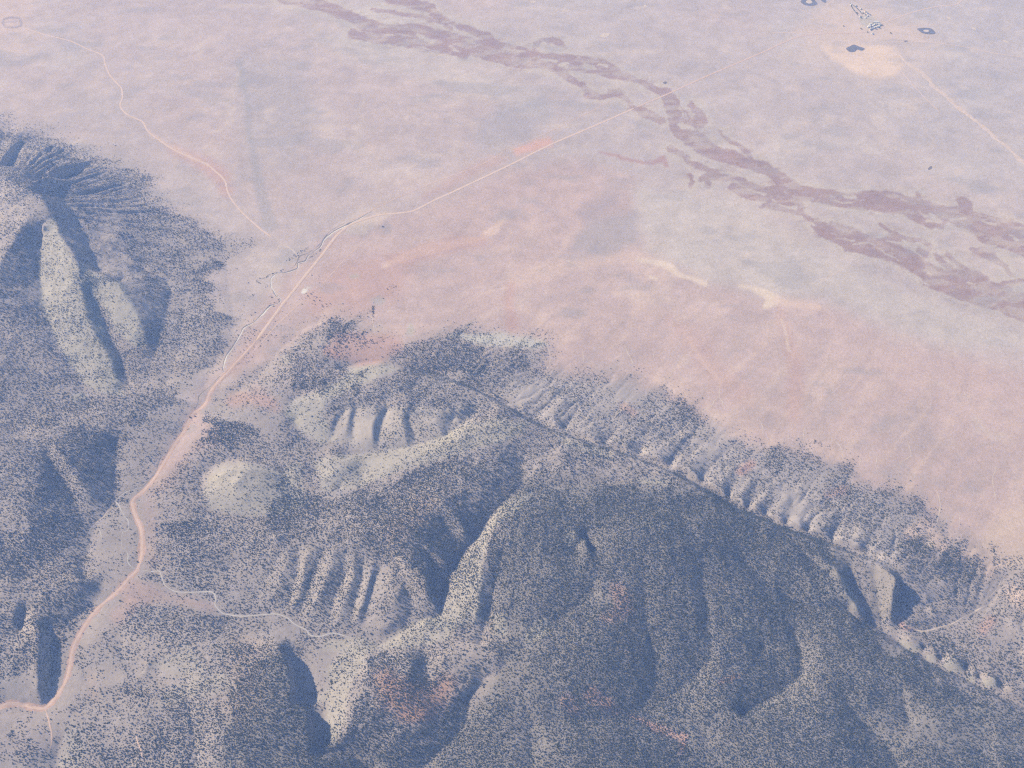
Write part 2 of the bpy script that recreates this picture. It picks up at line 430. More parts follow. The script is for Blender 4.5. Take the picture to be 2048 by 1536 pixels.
def height(X, Y):
    X = np.asarray(X, float); Y = np.asarray(Y, float)
    wx = fbm(X, Y, 70, 3, 3) * 6; wy = fbm(X, Y, 70, 3, 5) * 6
    h0 = relief(X, Y)
    hill = sstep(4, 40, h0)
    foot = sstep(1.5, 12, h0)
    h = relief(X + wx * foot, Y + wy * foot)
    # side gullies, spurs and small roughness, strongest on the slopes
    h = h + hill * (ridged(X + wx, Y + wy, 95, 3, 2) * 3.6 + fbm(X, Y, 240, 2, 1) * 5.5 + fbm(X, Y, 26, 3, 4) * 1.3)
    # drains of the dip slope run down towards the plain, at right angles to the rim
    qx, qy = Q(X, Y, 15.0)
    yr = np.interp(qx, [p[0] for p in RIM] + [2100], [p[1] for p in RIM] + [1330])
    up = yr - qy
    dip = sstep(14, 40, up) * (1 - sstep(70, 190, up)) * sstep(860, 980, qx) * sstep(0.5, 5, h0 + 1)
    s = X * 0.62 + Y * 0.78; c = X * 0.78 - Y * 0.62
    n6 = vnoise(X / 170.0, Y / 170.0, 4)
    wx2 = fbm(X, Y, 120, 2, 6) * 26
    gl = 1 - np.abs(vnoise((c + wx * 1.5 + wx2) / 30.0, s / 230.0, 6)) * 2.6
    gl2 = 1 - np.abs(vnoise((c + wy * 1.2) / 17.0 + 9, s / 120.0, 2)) * 2.6
    h = h - dip * (4.0 * np.clip(gl, 0, 1) * (0.55 + 0.9 * np.clip(n6, -0.5, 0.6)) + 1.8 * np.clip(gl2, 0, 1))
    # drains fan out from the mountain crest
    mx, my, _z = P(20, 430, 60)
    th = np.arctan2(Y - my, X - mx); r = np.hypot(X - mx, Y - my)
    fan = sstep(170, 300, r) * (1 - sstep(820, 1050, r)) * sstep(-0.75, -0.5, th) * (1 - sstep(1.7, 2.2, th)) * foot
    ga = 1 - np.abs(vnoise(th * 13 + wx * 0.02, r / 500.0, 3)) * 2.4
    gb = 1 - np.abs(vnoise(th * 29 + wy * 0.02 + 40, r / 260.0, 5)) * 2.4
    h = h - fan * (9.0 * np.clip(ga, 0, 1) + 3.5 * np.clip(gb, 0, 1))
    h = h + fbm(X, Y, 900, 3, 6) * 2.0 * (1 - foot) + fbm(X, Y, 110, 3, 7) * 0.5 * (1 - foot)
    return h

# ------------------------------------------------------------------ ground sheet
def axis(lo, hi, d0, d1, far):
    v = [lo]; 
    while v[-1] < hi:
        t = (v[-1] - lo) / (hi - lo)
        v.append(v[-1] + d0 + (d1 - d0) * t)
    d = d1; 
    while v[-1] < far:
        d *= 1.25; v.append(v[-1] + d)
    d = d0; pre = []; x = lo
    while x > -far:
        d *= 1.25; x -= d; pre.append(x)
    return np.array(pre[::-1] + v)

gx = axis(-2750.0, 2750.0, 4.2, 4.2, 60000)
gy = axis(880.0, 5250.0, 3.6, 7.0, 60000)
NX, NY = len(gx), len(gy)
GX, GY = np.meshgrid(gx, gy, indexing='ij')
GZ = height(GX, GY)
QX, QY = Q(GX, GY, GZ)
QX = np.where((GY > -500), QX, -1e5); QY = np.where(GY > -500, QY, 1e5)
# ragged outlines: the image coordinates are jittered a little before areas are looked up
JX = QX + fbm(GX, GY, 60, 4, 2) * 7; JY = QY + fbm(GX, GY, 60, 4, 6) * 5
FX0 = JX.ravel(); FY0 = JY.ravel()
# woods finger out along the drains: eastwards below the mountain, towards the plain on the dip slope
_c = GX * 0.78 - GY * 0.62; _s = GX * 0.62 + GY * 0.78
JX = JX + np.where(QX < 560, fbm(GX * 0.22 + GY * 0.04, GY, 48, 3, 4) * 34, 0)
JY = JY + np.where(QX > 560, fbm(_c, _s * 0.2, 42, 3, 5) * 34, 0)
FXW = JX.ravel(); FYW = JY.ravel()
FX, FY = FX0, FY0
SXp = (QX + fbm(GX, GY, 150, 5, 2, 0.65) * 16).ravel(); SYp = (QY + fbm(GX, GY, 110, 5, 6, 0.65) * 8).ravel()
CX = QX.ravel(); CY = QY.ravel()

def stroke_mask(pts, soft=3.0, jit=True):
    x, y = (SXp, SYp) if jit == 2 else ((FX, FY) if jit else (CX, CY))
    r = max(p[2] for p in pts) + soft + 2
    sel = np.nonzero((x > min(p[0] for p in pts) - r) & (x < max(p[0] for p in pts) + r) &
                     (y > min(p[1] for p in pts) - r) & (y < max(p[1] for p in pts) + r))[0]
    m = np.zeros(x.shape, np.float32)
    if not len(sel): return m
    sx, sy = x[sel], y[sel]
    best = np.full(len(sel), 1e9)
    for a, b in zip(pts[:-1], pts[1:]):
        dd, t = seg_dist(sx, sy, a[0], a[1], b[0], b[1])
        best = np.minimum(best, dd - (a[2] * (1 - t) + b[2] * t))
    m[sel] = 1 - sstep(-soft, soft, best)
    return m

def area_mask(poly, soft=6.0, jit=True):
    x, y = (FX, FY) if jit else (CX, CY)
    r = soft + 2
    sel = np.nonzero((x > min(p[0] for p in poly) - r) & (x < max(p[0] for p in poly) + r) &
                     (y > min(p[1] for p in poly) - r) & (y < max(p[1] for p in poly) + r))[0]
    m = np.zeros(x.shape, np.float32)
    if not len(sel): return m
    sx, sy = x[sel], y[sel]
    best = np.full(len(sel), 1e9)
    for a, b in zip(poly, poly[1:] + poly[:1]):
        dd, t = seg_dist(sx, sy, a[0], a[1], b[0], b[1])
        best = np.minimum(best, dd)
    sd = np.where(inside(sx, sy, poly), -best, best)
    m[sel] = 1 - sstep(-soft, soft, sd)
    return m

WOOD = [(-600,215),(0,240),(30,262),(100,266),(150,300),(240,315),(285,345),(320,385),(385,440),(440,470),(495,485),(470,505),(430,530),(420,560),(445,585),(440,610),(465,640),(455,680),(430,720),(400,765),(385,790),(360,860),(300,940),
        (330,960),(400,860),(430,790),(480,760),(515,735),(530,700),(570,690),(630,668),(650,645),(680,636),(710,648),(740,665),(748,655),(752,670),(790,690),(825,680),(880,665),(920,655),(960,668),(1000,684),(1050,690),(1096,686),(1100,700),(1092,735),(1140,750),
        (1200,735),(1250,742),(1300,772),(1350,790),(1400,830),(1450,858),(1490,878),(1540,885),(1560,888),(1580,905),(1600,895),(1640,918),(1690,935),(1720,965),(1780,985),(1830,1000),(1852,1020),(1862,1050),(1905,1058),(1938,1072),(1945,1090),(1928,1105),(1960,1112),(1978,1135),(1990,1125),(1972,1078),(2048,1108),(2500,1180),(3200,1300),(3400,2600),(-2600,2600),(-2000,400)]
FX, FY = FXW, FYW
WOODM = area_mask(WOOD, 9); WOODS = area_mask(WOOD, 34)
FX, FY = FX0, FY0
# soil colours (linear albedo)
GREY = (0.405, 0.34, 0.318); PINK = (0.435, 0.32, 0.285); MAUVE = (0.275, 0.175, 0.148); RED = (0.43, 0.26, 0.205)
CREAM = (0.355, 0.335, 0.28); TAN = (0.52, 0.40, 0.31); PALE = (0.45, 0.40, 0.36); BROWN = (0.34, 0.26, 0.21); OLIVE = (0.30, 0.29, 0.23); WHITE = (0.58, 0.56, 0.53)
soil = np.empty((NX * NY, 3), np.float32)
soil[:] = GREY

def lay(mask, col, k=1.0):
    global soil
    w = (mask * k)[:, None].astype(np.float32)
    soil = soil * (1 - w) + np.array(col, np.float32) * w

gxf, gyf = GX.ravel(), GY.ravel()
n1 = fbm(gxf, gyf, 900, 4, 1); n2 = fbm(gxf, gyf, 320, 4, 3); n3 = fbm(gxf, gyf, 90, 4, 5)
lay(sstep(-0.15, 0.5, n1 + n2 * 0.4), PINK, 0.35)
lay(sstep(0.1, 0.6, n2), PALE, 0.5)
# pinkish plain between the wash and the hogback
lay(area_mask([(640,470),(760,430),(900,400),(1040,330),(1160,320),(1270,360),(1260,450),(1300,510),(1400,560),(1540,600),(1640,600),(1740,650),(1860,700),(2100,760),(2500,800),(2600,1200),(2000,1200),(1400,900),(1000,720),(560,800),(480,900),(380,1000),(300,1200),(200,1300),(120,1500),(-200,1560),(-200,1400),(60,1395),(220,1160),(280,980),(400,780),(560,560)], 22), PINK, 0.75)
lay(area_mask([(150,60),(250,170),(300,260),(420,330),(470,400),(560,470),(680,430),(900,350),(1100,270),(1100,200),(980,130),(780,80),(560,30),(400,-60),(-100,-60),(-100,60)], 40), PINK, 0.28)
lay(area_mask([(690,120),(620,60),(760,75),(860,110),(1000,150),(1080,190),(1100,240),(980,200),(850,160)], 26), PALE, 0.55)
lay(area_mask([(480,110),(600,130),(640,220),(600,330),(480,350),(470,220)], 40), (0.31,0.28,0.27), 0.5)
lay(area_mask([(1270,380),(1480,400),(1640,500),(1800,580),(2048,660),(2300,700),(2300,720),(1900,690),(1640,590),(1420,560),(1290,500)], 22), PALE, 0.65)
lay(area_mask([(1100,30),(1500,20),(1700,180),(1950,400),(2048,430),(2200,500),(2200,-60),(1000,-60)], 50), (0.39,0.35,0.34), 0.5)
lay(WOODS, (0.27, 0.24, 0.225), 0.85)
lay(WOODS * sstep(0.0, 0.5, fbm(gxf, gyf, 260, 3, 6)), (0.32, 0.275, 0.245), 0.6)
lay(area_mask([(985,770),(1100,745),(1300,790),(1500,890),(1700,950),(1860,1060),(1760,1130),(1600,1060),(1400,960),(1200,890),(1060,835)], 16), (0.33, 0.30, 0.29), 0.6)
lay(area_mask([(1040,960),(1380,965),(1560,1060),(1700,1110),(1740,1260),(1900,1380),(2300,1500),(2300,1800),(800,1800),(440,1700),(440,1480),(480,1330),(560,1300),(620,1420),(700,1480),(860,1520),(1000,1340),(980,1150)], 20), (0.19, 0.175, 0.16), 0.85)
# marsh: dark wet meadow in a braided band
MARSH = [
 [(560,-6,9),(640,10,10),(690,28,11),(720,45,10),(760,57,7),(800,58,8),(850,65,11),(900,82,12),(950,97,13),(1000,106,18),(1040,115,20),(1090,122,15),(1150,124,13),(1200,135,15),(1240,150,8),(1270,160,5),(1300,174,4),(1325,182,8),(1345,212,14),(1362,240,19),(1382,270,20),(1410,293,14),(1450,311,12),(1500,328,8),(1540,343,8),(1570,366,12),(1600,385,13),(1650,390,10),(1700,396,8),(1750,398,12),(1800,400,12),(1850,415,10),(1900,428,12),(1950,447,20),(2000,465,26),(2048,482,28),(2160,520,34)],
 [(780,-4,6),(830,8,8),(858,16,8),(870,34,6),(905,45,3),(935,60,5),(970,75,9),(985,88,9),(1010,98,7)],
 [(745,18,3),(780,20,2.5),(810,28,2.5),(850,38,2.5),(890,48,3),(905,60,3)],
 [(700,68,8),(780,80,7),(850,88,9),(930,108,10)],
 [(1085,130,8),(1110,140,6),(1130,148,7),(1150,160,5),(1170,172,5),(1180,187,9),(1200,194,5),(1225,193,2),(1250,196,3),(1265,215,4),(1290,226,6),(1310,236,4),(1325,240,6)],
 [(1220,184,5),(1238,187,5)],
 [(1066,95,2.5),(1080,82,3),(1105,80,3.5),(1120,88,5),(1127,94,3)],
 [(1385,208,5),(1400,225,7),(1408,245,9),(1385,250,5)],
 [(1447,263,1.6),(1465,285,2.5),(1490,303,3.5),(1510,320,1.8),(1530,328,4),(1545,340,4),(1560,352,3)],
 [(1340,298,7),(1375,315,4),(1376,326,3),(1400,331,5),(1415,338,4),(1430,345,5),(1450,352,4),(1480,356,4),(1500,366,5),(1520,374,5),(1545,380,5)],
 [(1381,350,3.5),(1384,362,3.5),(1379,376,2.5)],
 [(1405,358,3),(1420,353,6),(1442,351,4)],[(1420,356,6),(1425,370,4)],
 [(1472,374,7),(1490,380,8),(1505,390,7),(1530,396,5),(1545,398,8),(1550,408,6),(1530,413,4)],
 [(1545,412,5),(1575,420,3),(1600,425,3)],[(1590,400,3),(1600,412,3),(1598,424,3)],
 [(1605,432,4),(1618,446,5),(1640,455,9),(1680,468,10),(1705,472,10),(1735,478,7),(1760,484,3),(1775,474,2.5),(1800,481,2.5)],
 [(1662,452,7),(1690,458,7),(1715,470,8)],
 [(1640,460,10),(1682,482,11),(1690,500,3)],[(1700,494,8),(1740,502,11),(1770,510,8),(1795,522,6)],
 [(1740,484,6),(1775,497,12),(1805,513,14),(1838,537,16),(1875,560,19),(1930,574,22),(1985,592,24),(2048,610,28),(2160,640,32)],
 [(1762,449,2),(1785,466,4),(1812,478,3),(1828,486,2)],[(1816,485,2.5),(1845,482,3),(1864,489,2.4),(1856,498,2)],[(1835,500,1.8),(1852,504,1.8),(1846,512,1.8),(1832,503,1.6)],
 [(1868,508,3),(1885,528,5),(1905,540,5),(1935,554,10),(1962,560,12)],
 [(1895,510,3),(1915,526,3),(1935,540,2.5)],[(1950,500,5),(1985,513,5),(2010,530,3),(2020,545,3)],[(2000,563,2.5),(2048,560,3),(2100,560,3)],
 [(1620,395,8),(1700,412,6),(1760,415,8),(1810,418,10),(1845,440,8),(1865,452,5)],[(1855,450,3),(1890,452,3),(1895,440,3),(1880,430,2)],
 [(1926,406,8),(1934,416,10),(1935,430,8)],[(1838,388,3),(1842,398,5)],
 [(1550,392,10),(1580,400,8)],[(1545,388,8),(1560,378,8)],
]
# pale islands inside the band
ISLES = [
 [(1012,100,2),(1050,102,2)],[(1085,120,3),(1105,122,4)],[(1118,128,5),(1130,131,5)],[(1165,131,5),(1185,136,4)],[(1195,128,2),(1210,135,2)],
 [(840,72,4),(865,82,4)],[(845,95,1.5),(880,104,1.5)],[(930,80,2),(945,86,2)],[(900,95,3),(915,104,2)],
 [(1362,215,3),(1365,232,2)],[(1360,245,4),(1375,251,5),(1395,253,3)],[(1372,228,2),(1378,236,2)],
 [(1690,392,4),(1712,396,4)],[(1545,400,2),(1552,404,2)],
 [(1665,403,1.4),(1700,405,1.4),(1735,402,1.4)],[(1868,430,4),(1880,440,5),(1862,442,4)],
 [(1905,440,3),(1930,437,3)],[(1965,443,2.5),(1990,450,2.5)],[(2018,470,2),(2030,480,2.5)],[(1955,480,4),(1965,492,4)],[(1985,490,2),(1995,492,2)],
 [(1700,490,1.6),(1740,487,1.6),(1775,508,1.4),(1795,524,1.2)],[(1832,557,1.6),(1860,570,1.4)],[(1612,444,3),(1624,448,2)],
 [(2030,575,10),(2080,580,10)],[(1850,546,2),(1856,549,2)],[(1940,566,1.5),(1955,570,1.5)],
 [(1655,464,1),(1665,470,1)],[(1665,475,2),(1700,482,2)],
]
mm = np.zeros(NX * NY, np.float32)
for s in MARSH: mm = np.maximum(mm, stroke_mask([(a, b, r * 1.1 + 1.6) for a, b, r in s], 1.6, 2))
for s in ISLES: mm = mm * (1 - stroke_mask(s, 1.5, 2))
halo = np.zeros(NX * NY, np.float32)
for s in MARSH: halo = np.maximum(halo, stroke_mask([(a, b, r + 10) for a, b, r in s], 12))
lay(halo, (0.46, 0.41, 0.33), 0.45)
n4 = fbm(gxf + 0.6 * gyf, gyf * 1.4, 60, 3, 1)
n5 = fbm(gxf + 1.1 * gyf, (gyf - 0.35 * gxf) * 2.6, 120, 5, 3, 0.62)
lay(mm * (0.55 + 0.45 * sstep(-0.20, -0.02, n5 + 0.3 * n4)) * (0.8 + 0.2 * sstep(-0.3, 0.2, n4)), MAUVE, 0.84)
lay(halo * sstep(0.28, 0.42, n5), MAUVE, 0.5)
lay(stroke_mask([(1200,306,2),(1240,315,3),(1275,322,3),(1310,326,3.5),(1330,318,5),(1337,330,4)], 3), (0.34,0.19,0.15), 0.7)
lay(stroke_mask([(1060,88,1),(1150,60,1)], 2), MAUVE, 0.0)
dr1 = ridged(gxf + 60 * n3, gyf + 60 * n2, 420, 4, 3); dr2 = ridged(gxf * 0.6 - gyf + 50 * n3, (gxf + gyf * 0.5) * 0.35, 150, 4, 5)
lay((1 - WOODM) * sstep(0.62, 0.86, dr1), (0.50, 0.42, 0.36), 0.42)
lay((1 - WOODM) * sstep(0.60, 0.85, dr2), (0.50, 0.40, 0.34), 0.30)
lay((1 - WOODM) * sstep(-0.25, -0.55, dr1), (0.30, 0.26, 0.24), 0.30)
dr3 = ridged(gxf + 40 * n3, gyf * 0.8 + 40 * n2, 170, 4, 1)
lay((1 - WOODM) * sstep(0.70, 0.88, dr3), (0.31, 0.265, 0.25), 0.30)
_cf, _sf = _c.ravel(), _s.ravel()
band = (1 - WOODM) * sstep(960, 1060, CX) * (1 - sstep(180, 330, np.interp(CX, [960, 1095, 1350, 1500, 1740, 1940, 2100], [668, 690, 790, 872, 965, 1070, 1120]) - CY))
lay(band * sstep(0.25, 0.8, ridged(_cf + 50 * n2 + 14 * n3, _sf * 0.18, 85, 3, 2)), (0.50, 0.385, 0.325), 0.65)
lay(band * sstep(0.25, 0.75, ridged(_cf + 50 * n2 + 14 * n3 + 300, _sf * 0.2, 60, 3, 6)), (0.35, 0.28, 0.25), 0.35)
gr2 = fbm(gxf, gyf, 48, 4, 6, 0.7)
soil *= (1.0 + 0.13 * gr2)[:, None]
TAN2 = (0.54, 0.41, 0.34); CREAM2 = (0.57, 0.475, 0.385)
# reddish and tan soils
for pts, col, k, so in [
 ([(345,298,7),(375,312,9),(412,330,16),(440,352,16),(455,380,12)], RED, 0.62, 12),
 ([(300,262,3),(340,292,4),(380,315,4),(412,328,3)], TAN2, 0.6, 3),
 ([(1035,305,8),(1065,293,12),(1095,285,10)], (0.53,0.32,0.24), 0.85, 6),
 ([(850,395,8),(930,350,12),(1010,312,10)], RED, 0.35, 9),
 ([(690,455,6),(740,445,13),(780,430,6)], CREAM2, 0.5, 6),([(700,462,5),(730,465,7)], CREAM2, 0.4, 5),
 ([(640,600,30),(700,575,50),(760,560,50),(800,540,24)], RED, 0.46, 26),
 ([(770,532,5),(830,505,9),(870,495,12),(910,488,8),(950,478,7),(990,458,8),(1010,440,4)], TAN2, 0.85, 4),
 ([(790,520,14),(870,498,17),(960,478,13)], RED, 0.45, 9),
 ([(1030,560,14),(1100,540,14),(1160,525,13),(1250,515,12),(1300,520,8)], TAN2, 0.55, 8),
 ([(1022,570,8),(1018,610,10),(1024,650,14)], RED, 0.5, 10),
 ([(1280,520,4),(1330,530,6),(1360,550,5),(1385,558,3),(1412,566,6)], CREAM2, 0.8, 3),
 ([(1300,555,3),(1312,558,3)], CREAM2, 0.8, 3),
 ([(1480,570,3),(1500,576,5),(1530,590,9),(1548,600,11),(1530,612,5)], CREAM2, 0.9, 4),
 ([(1550,600,6),(1600,606,9),(1640,612,6)], TAN2, 0.7, 7),
 ([(1560,620,6),(1572,660,9),(1586,700,14),(1592,760,16),(1590,830,13)], RED, 0.36, 11),
 ([(1566,640,2),(1572,672,3),(1582,700,3)], CREAM2, 0.5, 3),
 ([(1370,670,3),(1400,710,4),(1425,745,5),(1436,765,4)], TAN2, 0.55, 5),
 ([(1340,640,14),(1400,690,22),(1440,760,24),(1500,800,20)], RED, 0.25, 20),
 ([(1270,590,20),(1300,620,20)], TAN2, 0.3, 18),
 ([(470,800,16),(510,790,18),(545,808,14)], RED, 0.5, 12),
 ([(690,690,28),(740,700,34),(790,690,18)], RED, 0.62, 12),
 ([(655,700,10),(672,712,8)], RED, 0.7, 5),
 ([(1480,940,8),(1500,930,8)], RED, 0.75, 7),([(1245,810,8),(1265,825,7)], RED, 0.45, 8),([(1660,990,8),(1690,980,10)], RED, 0.5, 9),
 ([(1820,1070,14),(1850,1050,12),(1880,1090,12)], TAN2, 0.6, 10),([(1845,1095,6),(1860,1090,6)], CREAM2, 0.6, 6),
 ([(1980,1240,10),(1965,1258,10)], RED, 0.55, 9),([(2030,1190,16),(2048,1200,20)], TAN2, 0.55, 12),
 ([(1800,1240,6),(1812,1256,4),(1830,1258,3)], RED, 0.8, 4),
 ([(770,1360,20),(790,1390,34),(820,1400,40),(870,1400,26),(890,1370,18)], (0.36,0.22,0.155), 0.85, 22),([(810,1430,14),(860,1430,10)], (0.42,0.25,0.17), 0.8, 10),
 ([(1240,1180,16),(1250,1220,18),(1210,1235,8)], RED, 0.55, 12),([(1180,1390,16),(1210,1405,14),(1230,1420,8)], RED, 0.75, 9),([(1130,1400,14),(1150,1420,12)], RED, 0.5, 10),
 ([(1262,1430,3),(1285,1440,4),(1310,1455,10),(1340,1470,9),(1370,1475,8),(1365,1500,7)], RED, 0.85, 4),
 ([(1440,1365,5),(1460,1358,6),(1480,1352,3)], RED, 0.8, 5),
 ([(1250,1300,12),(1260,1310,8)], TAN2, 0.4, 10),([(1430,1170,8),(1450,1180,8)], TAN2, 0.3, 8),
 ([(850,1010,20),(800,1060,30)], BROWN, 0.5, 20),
 ([(260,1180,24),(300,1190,22),(360,1200,10),(420,1215,8)], RED, 0.32, 12),([(235,1230,16),(260,1210,14)], RED, 0.3, 10),
 ([(390,840,12),(420,880,20),(370,920,18),(300,990,12),(300,1060,14),(300,1120,12)], RED, 0.18, 16),
 ([(550,610,8),(520,670,8),(470,740,10)], RED, 0.2, 12),
 ([(180,1340,8),(185,1390,10),(190,1400,6)], BROWN, 0.4, 8),
 ([(500,1300,30),(480,1400,40)], BROWN, 0.4, 30),
 ([(20,50,24),(70,75,22),(20,95,18)], TAN2, 0.4, 14),([(30,10,40),(0,70,12)], TAN2, 0.4, 16),
 ]:
    lay(stroke_mask(pts, so), col, k)
# pale grassy hills and bright banks
for poly, col, k, so in [
 ([(1560,110),(1640,70),(1800,60),(1900,80),(1880,130),(1820,170),(1740,180),(1640,150)], (0.47,0.38,0.33), 0.6, 30),
 ([(405,985),(412,955),(440,930),(490,925),(560,940),(600,975),(620,1010),(560,1035),(480,1030),(420,1015)], CREAM, 0.55, 8),
 ([(585,800),(620,785),(680,760),(700,735),(760,728),(800,738),(760,755),(700,780),(660,800),(640,830),(680,880),(640,890),(600,860),(570,830)], CREAM, 0.75, 7),
 ([(690,810),(900,815),(960,800),(940,850),(900,880),(850,890),(740,905),(690,890),(650,880)], (0.37,0.335,0.30), 0.6, 6),
 ([(630,925),(680,910),(740,905),(850,885),(930,850),(1000,835),(1060,845),(1040,870),(950,895),(860,925),(760,955),(700,980),(640,980)], CREAM, 0.6, 6),
 ([(570,945),(585,925),(605,930),(605,965),(580,970)], CREAM, 0.5, 5),
 ([(86,455),(100,425),(125,470),(150,520),(190,545),(250,570),(275,620),(295,690),(270,690),(230,660),(200,600),(205,650),(230,720),(250,790),(210,790),(160,760),(115,690),(80,600),(78,520)], CREAM, 0.7, 5),
 ([(-60,340),(50,372),(60,430),(0,520),(-80,560),(-200,500),(-200,360)], (0.42,0.36,0.32), 0.7, 8),
 ([(1010,1000),(1060,985),(1040,1020),(980,1060),(965,1130),(960,1240),(900,1260),(840,1250),(880,1230),(900,1190),(910,1130),(950,1085),(975,1040)], CREAM, 0.55, 6),
 ([(820,1245),(860,1235),(900,1240),(900,1275),(850,1290),(770,1300),(700,1300),(640,1300),(650,1280),(720,1270),(760,1290)], CREAM, 0.5, 6),
 ([(690,1290),(740,1300),(700,1370),(690,1440),(670,1480),(650,1480),(655,1400),(625,1400),(655,1370),(650,1340),(672,1320)], CREAM, 0.5, 8),
 ([(140,800),(150,785),(175,790),(160,805)], CREAM, 0.6, 5),([(140,790),(155,795),(150,805)], CREAM, 0.6, 5),
 ([(1050,1270),(1070,1240),(1100,1240),(1090,1270),(1050,1290)], CREAM, 0.6, 7),
 ([(985,1270),(990,1225),(1010,1230),(1010,1270)], CREAM, 0.5, 6),
 ([(1130,1060),(1150,1060),(1155,1090),(1135,1100)], CREAM, 0.55, 6),([(1270,1035),(1340,1045),(1340,1060),(1280,1050)], CREAM, 0.4, 7),
 ([(1440,1205),(1460,1220),(1500,1245),(1520,1280),(1500,1280),(1460,1240)], CREAM, 0.55, 6),
 ([(1675,1145),(1700,1160),(1730,1220),(1715,1225),(1690,1190)], CREAM, 0.3, 5),
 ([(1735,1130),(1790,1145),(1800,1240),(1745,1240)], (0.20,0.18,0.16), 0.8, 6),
 ([(1795,1290),(1800,1278),(1840,1290),(1830,1304)], CREAM, 0.7, 4),([(1885,1330),(1900,1315),(1930,1325),(1925,1345),(1900,1345)], CREAM, 0.6, 4),
 ([(1930,1350),(1945,1345),(1950,1365),(1935,1365)], CREAM, 0.6, 4),([(1962,1360),(1990,1355),(2000,1375),(1970,1375)], CREAM, 0.7, 4),([(1845,1310),(1870,1310),(1870,1325),(1850,1322)], CREAM, 0.6, 4),
 ([(1275,960),(1335,955),(1340,968),(1290,968)], CREAM, 0.6, 5),([(1110,870),(1170,885),(1230,905),(1220,920),(1130,895)], CREAM, 0.45, 6),
 ([(500,1160),(560,1100),(600,1090),(700,1110),(790,1160),(740,1230),(680,1260),(600,1240),(540,1220)], (0.34,0.30,0.27), 0.5, 10),
 ([(340,1310),(380,1290),(420,1340),(380,1360),(300,1330)], CREAM, 0.35, 12),([(380,1360),(450,1340),(470,1380),(400,1390),(300,1420),(340,1380)], CREAM, 0.35, 12),
 ([(130,1470),(150,1440),(170,1500),(160,1536),(120,1536)], CREAM, 0.35, 10),
 ([(1000,665),(1080,680),(1095,690),(1060,700),(960,690),(900,672)], (0.42,0.42,0.38), 0.7, 8),
 ([(1940,1100),(1980,1140),(2100,1120),(2048,1000),(1990,1040)], (0.46,0.36,0.28), 0.6, 14),
 ([(1640,90),(1700,84),(1790,92),(1812,130),(1792,150),(1755,158),(1700,140),(1665,118)], (0.60,0.47,0.37), 0.9, 7),
 ([(1590,60),(1660,10),(1740,0),(1800,40),(1860,60),(1850,90),(1700,90),(1620,90)], (0.50,0.39,0.32), 0.7, 26),
 ([(1715,35),(1740,30),(1760,45),(1740,62),(1720,50)], CREAM, 0.6, 4),
 ([(755,455),(775,440),(785,455),(775,470)], (0.33,0.28,0.27), 0.6, 4),
 ([(740,600),(760,592),(770,602),(760,612),(745,612)], (0.34,0.32,0.30), 0.7, 6),
 ([(815,655),(822,642),(832,660),(826,672),(812,668)], CREAM, 0.7, 4),([(700,550),(715,545),(722,552),(705,558)], CREAM, 0.6, 3),
 ([(560,710),(575,705),(585,725),(570,730)], CREAM, 0.35, 5),
 ([(738,303),(742,290),(752,292),(750,306)], TAN, 0.5, 5),
 ]:
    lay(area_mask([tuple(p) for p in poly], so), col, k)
# the old dry pool far left
lay(stroke_mask([(5,45,2),(8,38,2),(20,35,2.5),(38,36,2),(43,46,2.5),(42,52,2),(30,55,1.5),(10,54,1.5),(5,45,2)], 2, False), (0.24,0.20,0.21), 0.7)
lay(stroke_mask([(12,45,3),(20,42,3),(30,46,3)], 3), (0.30,0.25,0.27), 0.6)
# white quarry patch beside the road
lay(area_mask([(602,586),(606,577),(614,577),(615,583),(608,588)], 1.6, False), WHITE, 0.95)
lay(area_mask([(610,572),(622,573),(624,578),(614,578)], 2, False), PALE, 0.8)
# fine mottling
soil *= (1.0 + 0.10 * n3 + 0.05 * n2)[:, None]
gr = fbm(gxf, gyf, 22, 3, 2)
soil *= (1.0 + 0.06 * gr)[:, None]
# streaky dark low scrub on the plain
sc1 = fbm(gxf * 0.8 - gyf * 0.5, gxf * 0.3 + gyf * 1.6, 150, 4, 4)
lay(sstep(0.25, 0.6, sc1 + 0.3 * n2), (0.27,0.25,0.25), 0.35)
lay(stroke_mask([(1170,430,14),(1220,400,16),(1235,390,6)], 16), (0.25,0.22,0.23), 0.45)
lay(area_mask([(1140,500),(1180,440),(1270,420),(1275,490),(1200,515)], 16), (0.27,0.26,0.26), 0.5)
lay(area_mask([(1000,210),(1090,190),(1110,230),(1060,280),(960,300),(940,270)], 16), (0.28,0.26,0.27), 0.5)
lay(stroke_mask([(480,130,10),(488,175,8),(495,230,4),(505,300,6),(520,380,12),(540,450,16)], 7), (0.26,0.25,0.25), 0.45)
soil = np.clip(soil, 0.03, 0.85)

#@@DENSITY@@
dens = np.zeros(NX * NY, np.float32)
def grow(mask, v):
    global dens
    dens = dens * (1 - mask) + v * mask

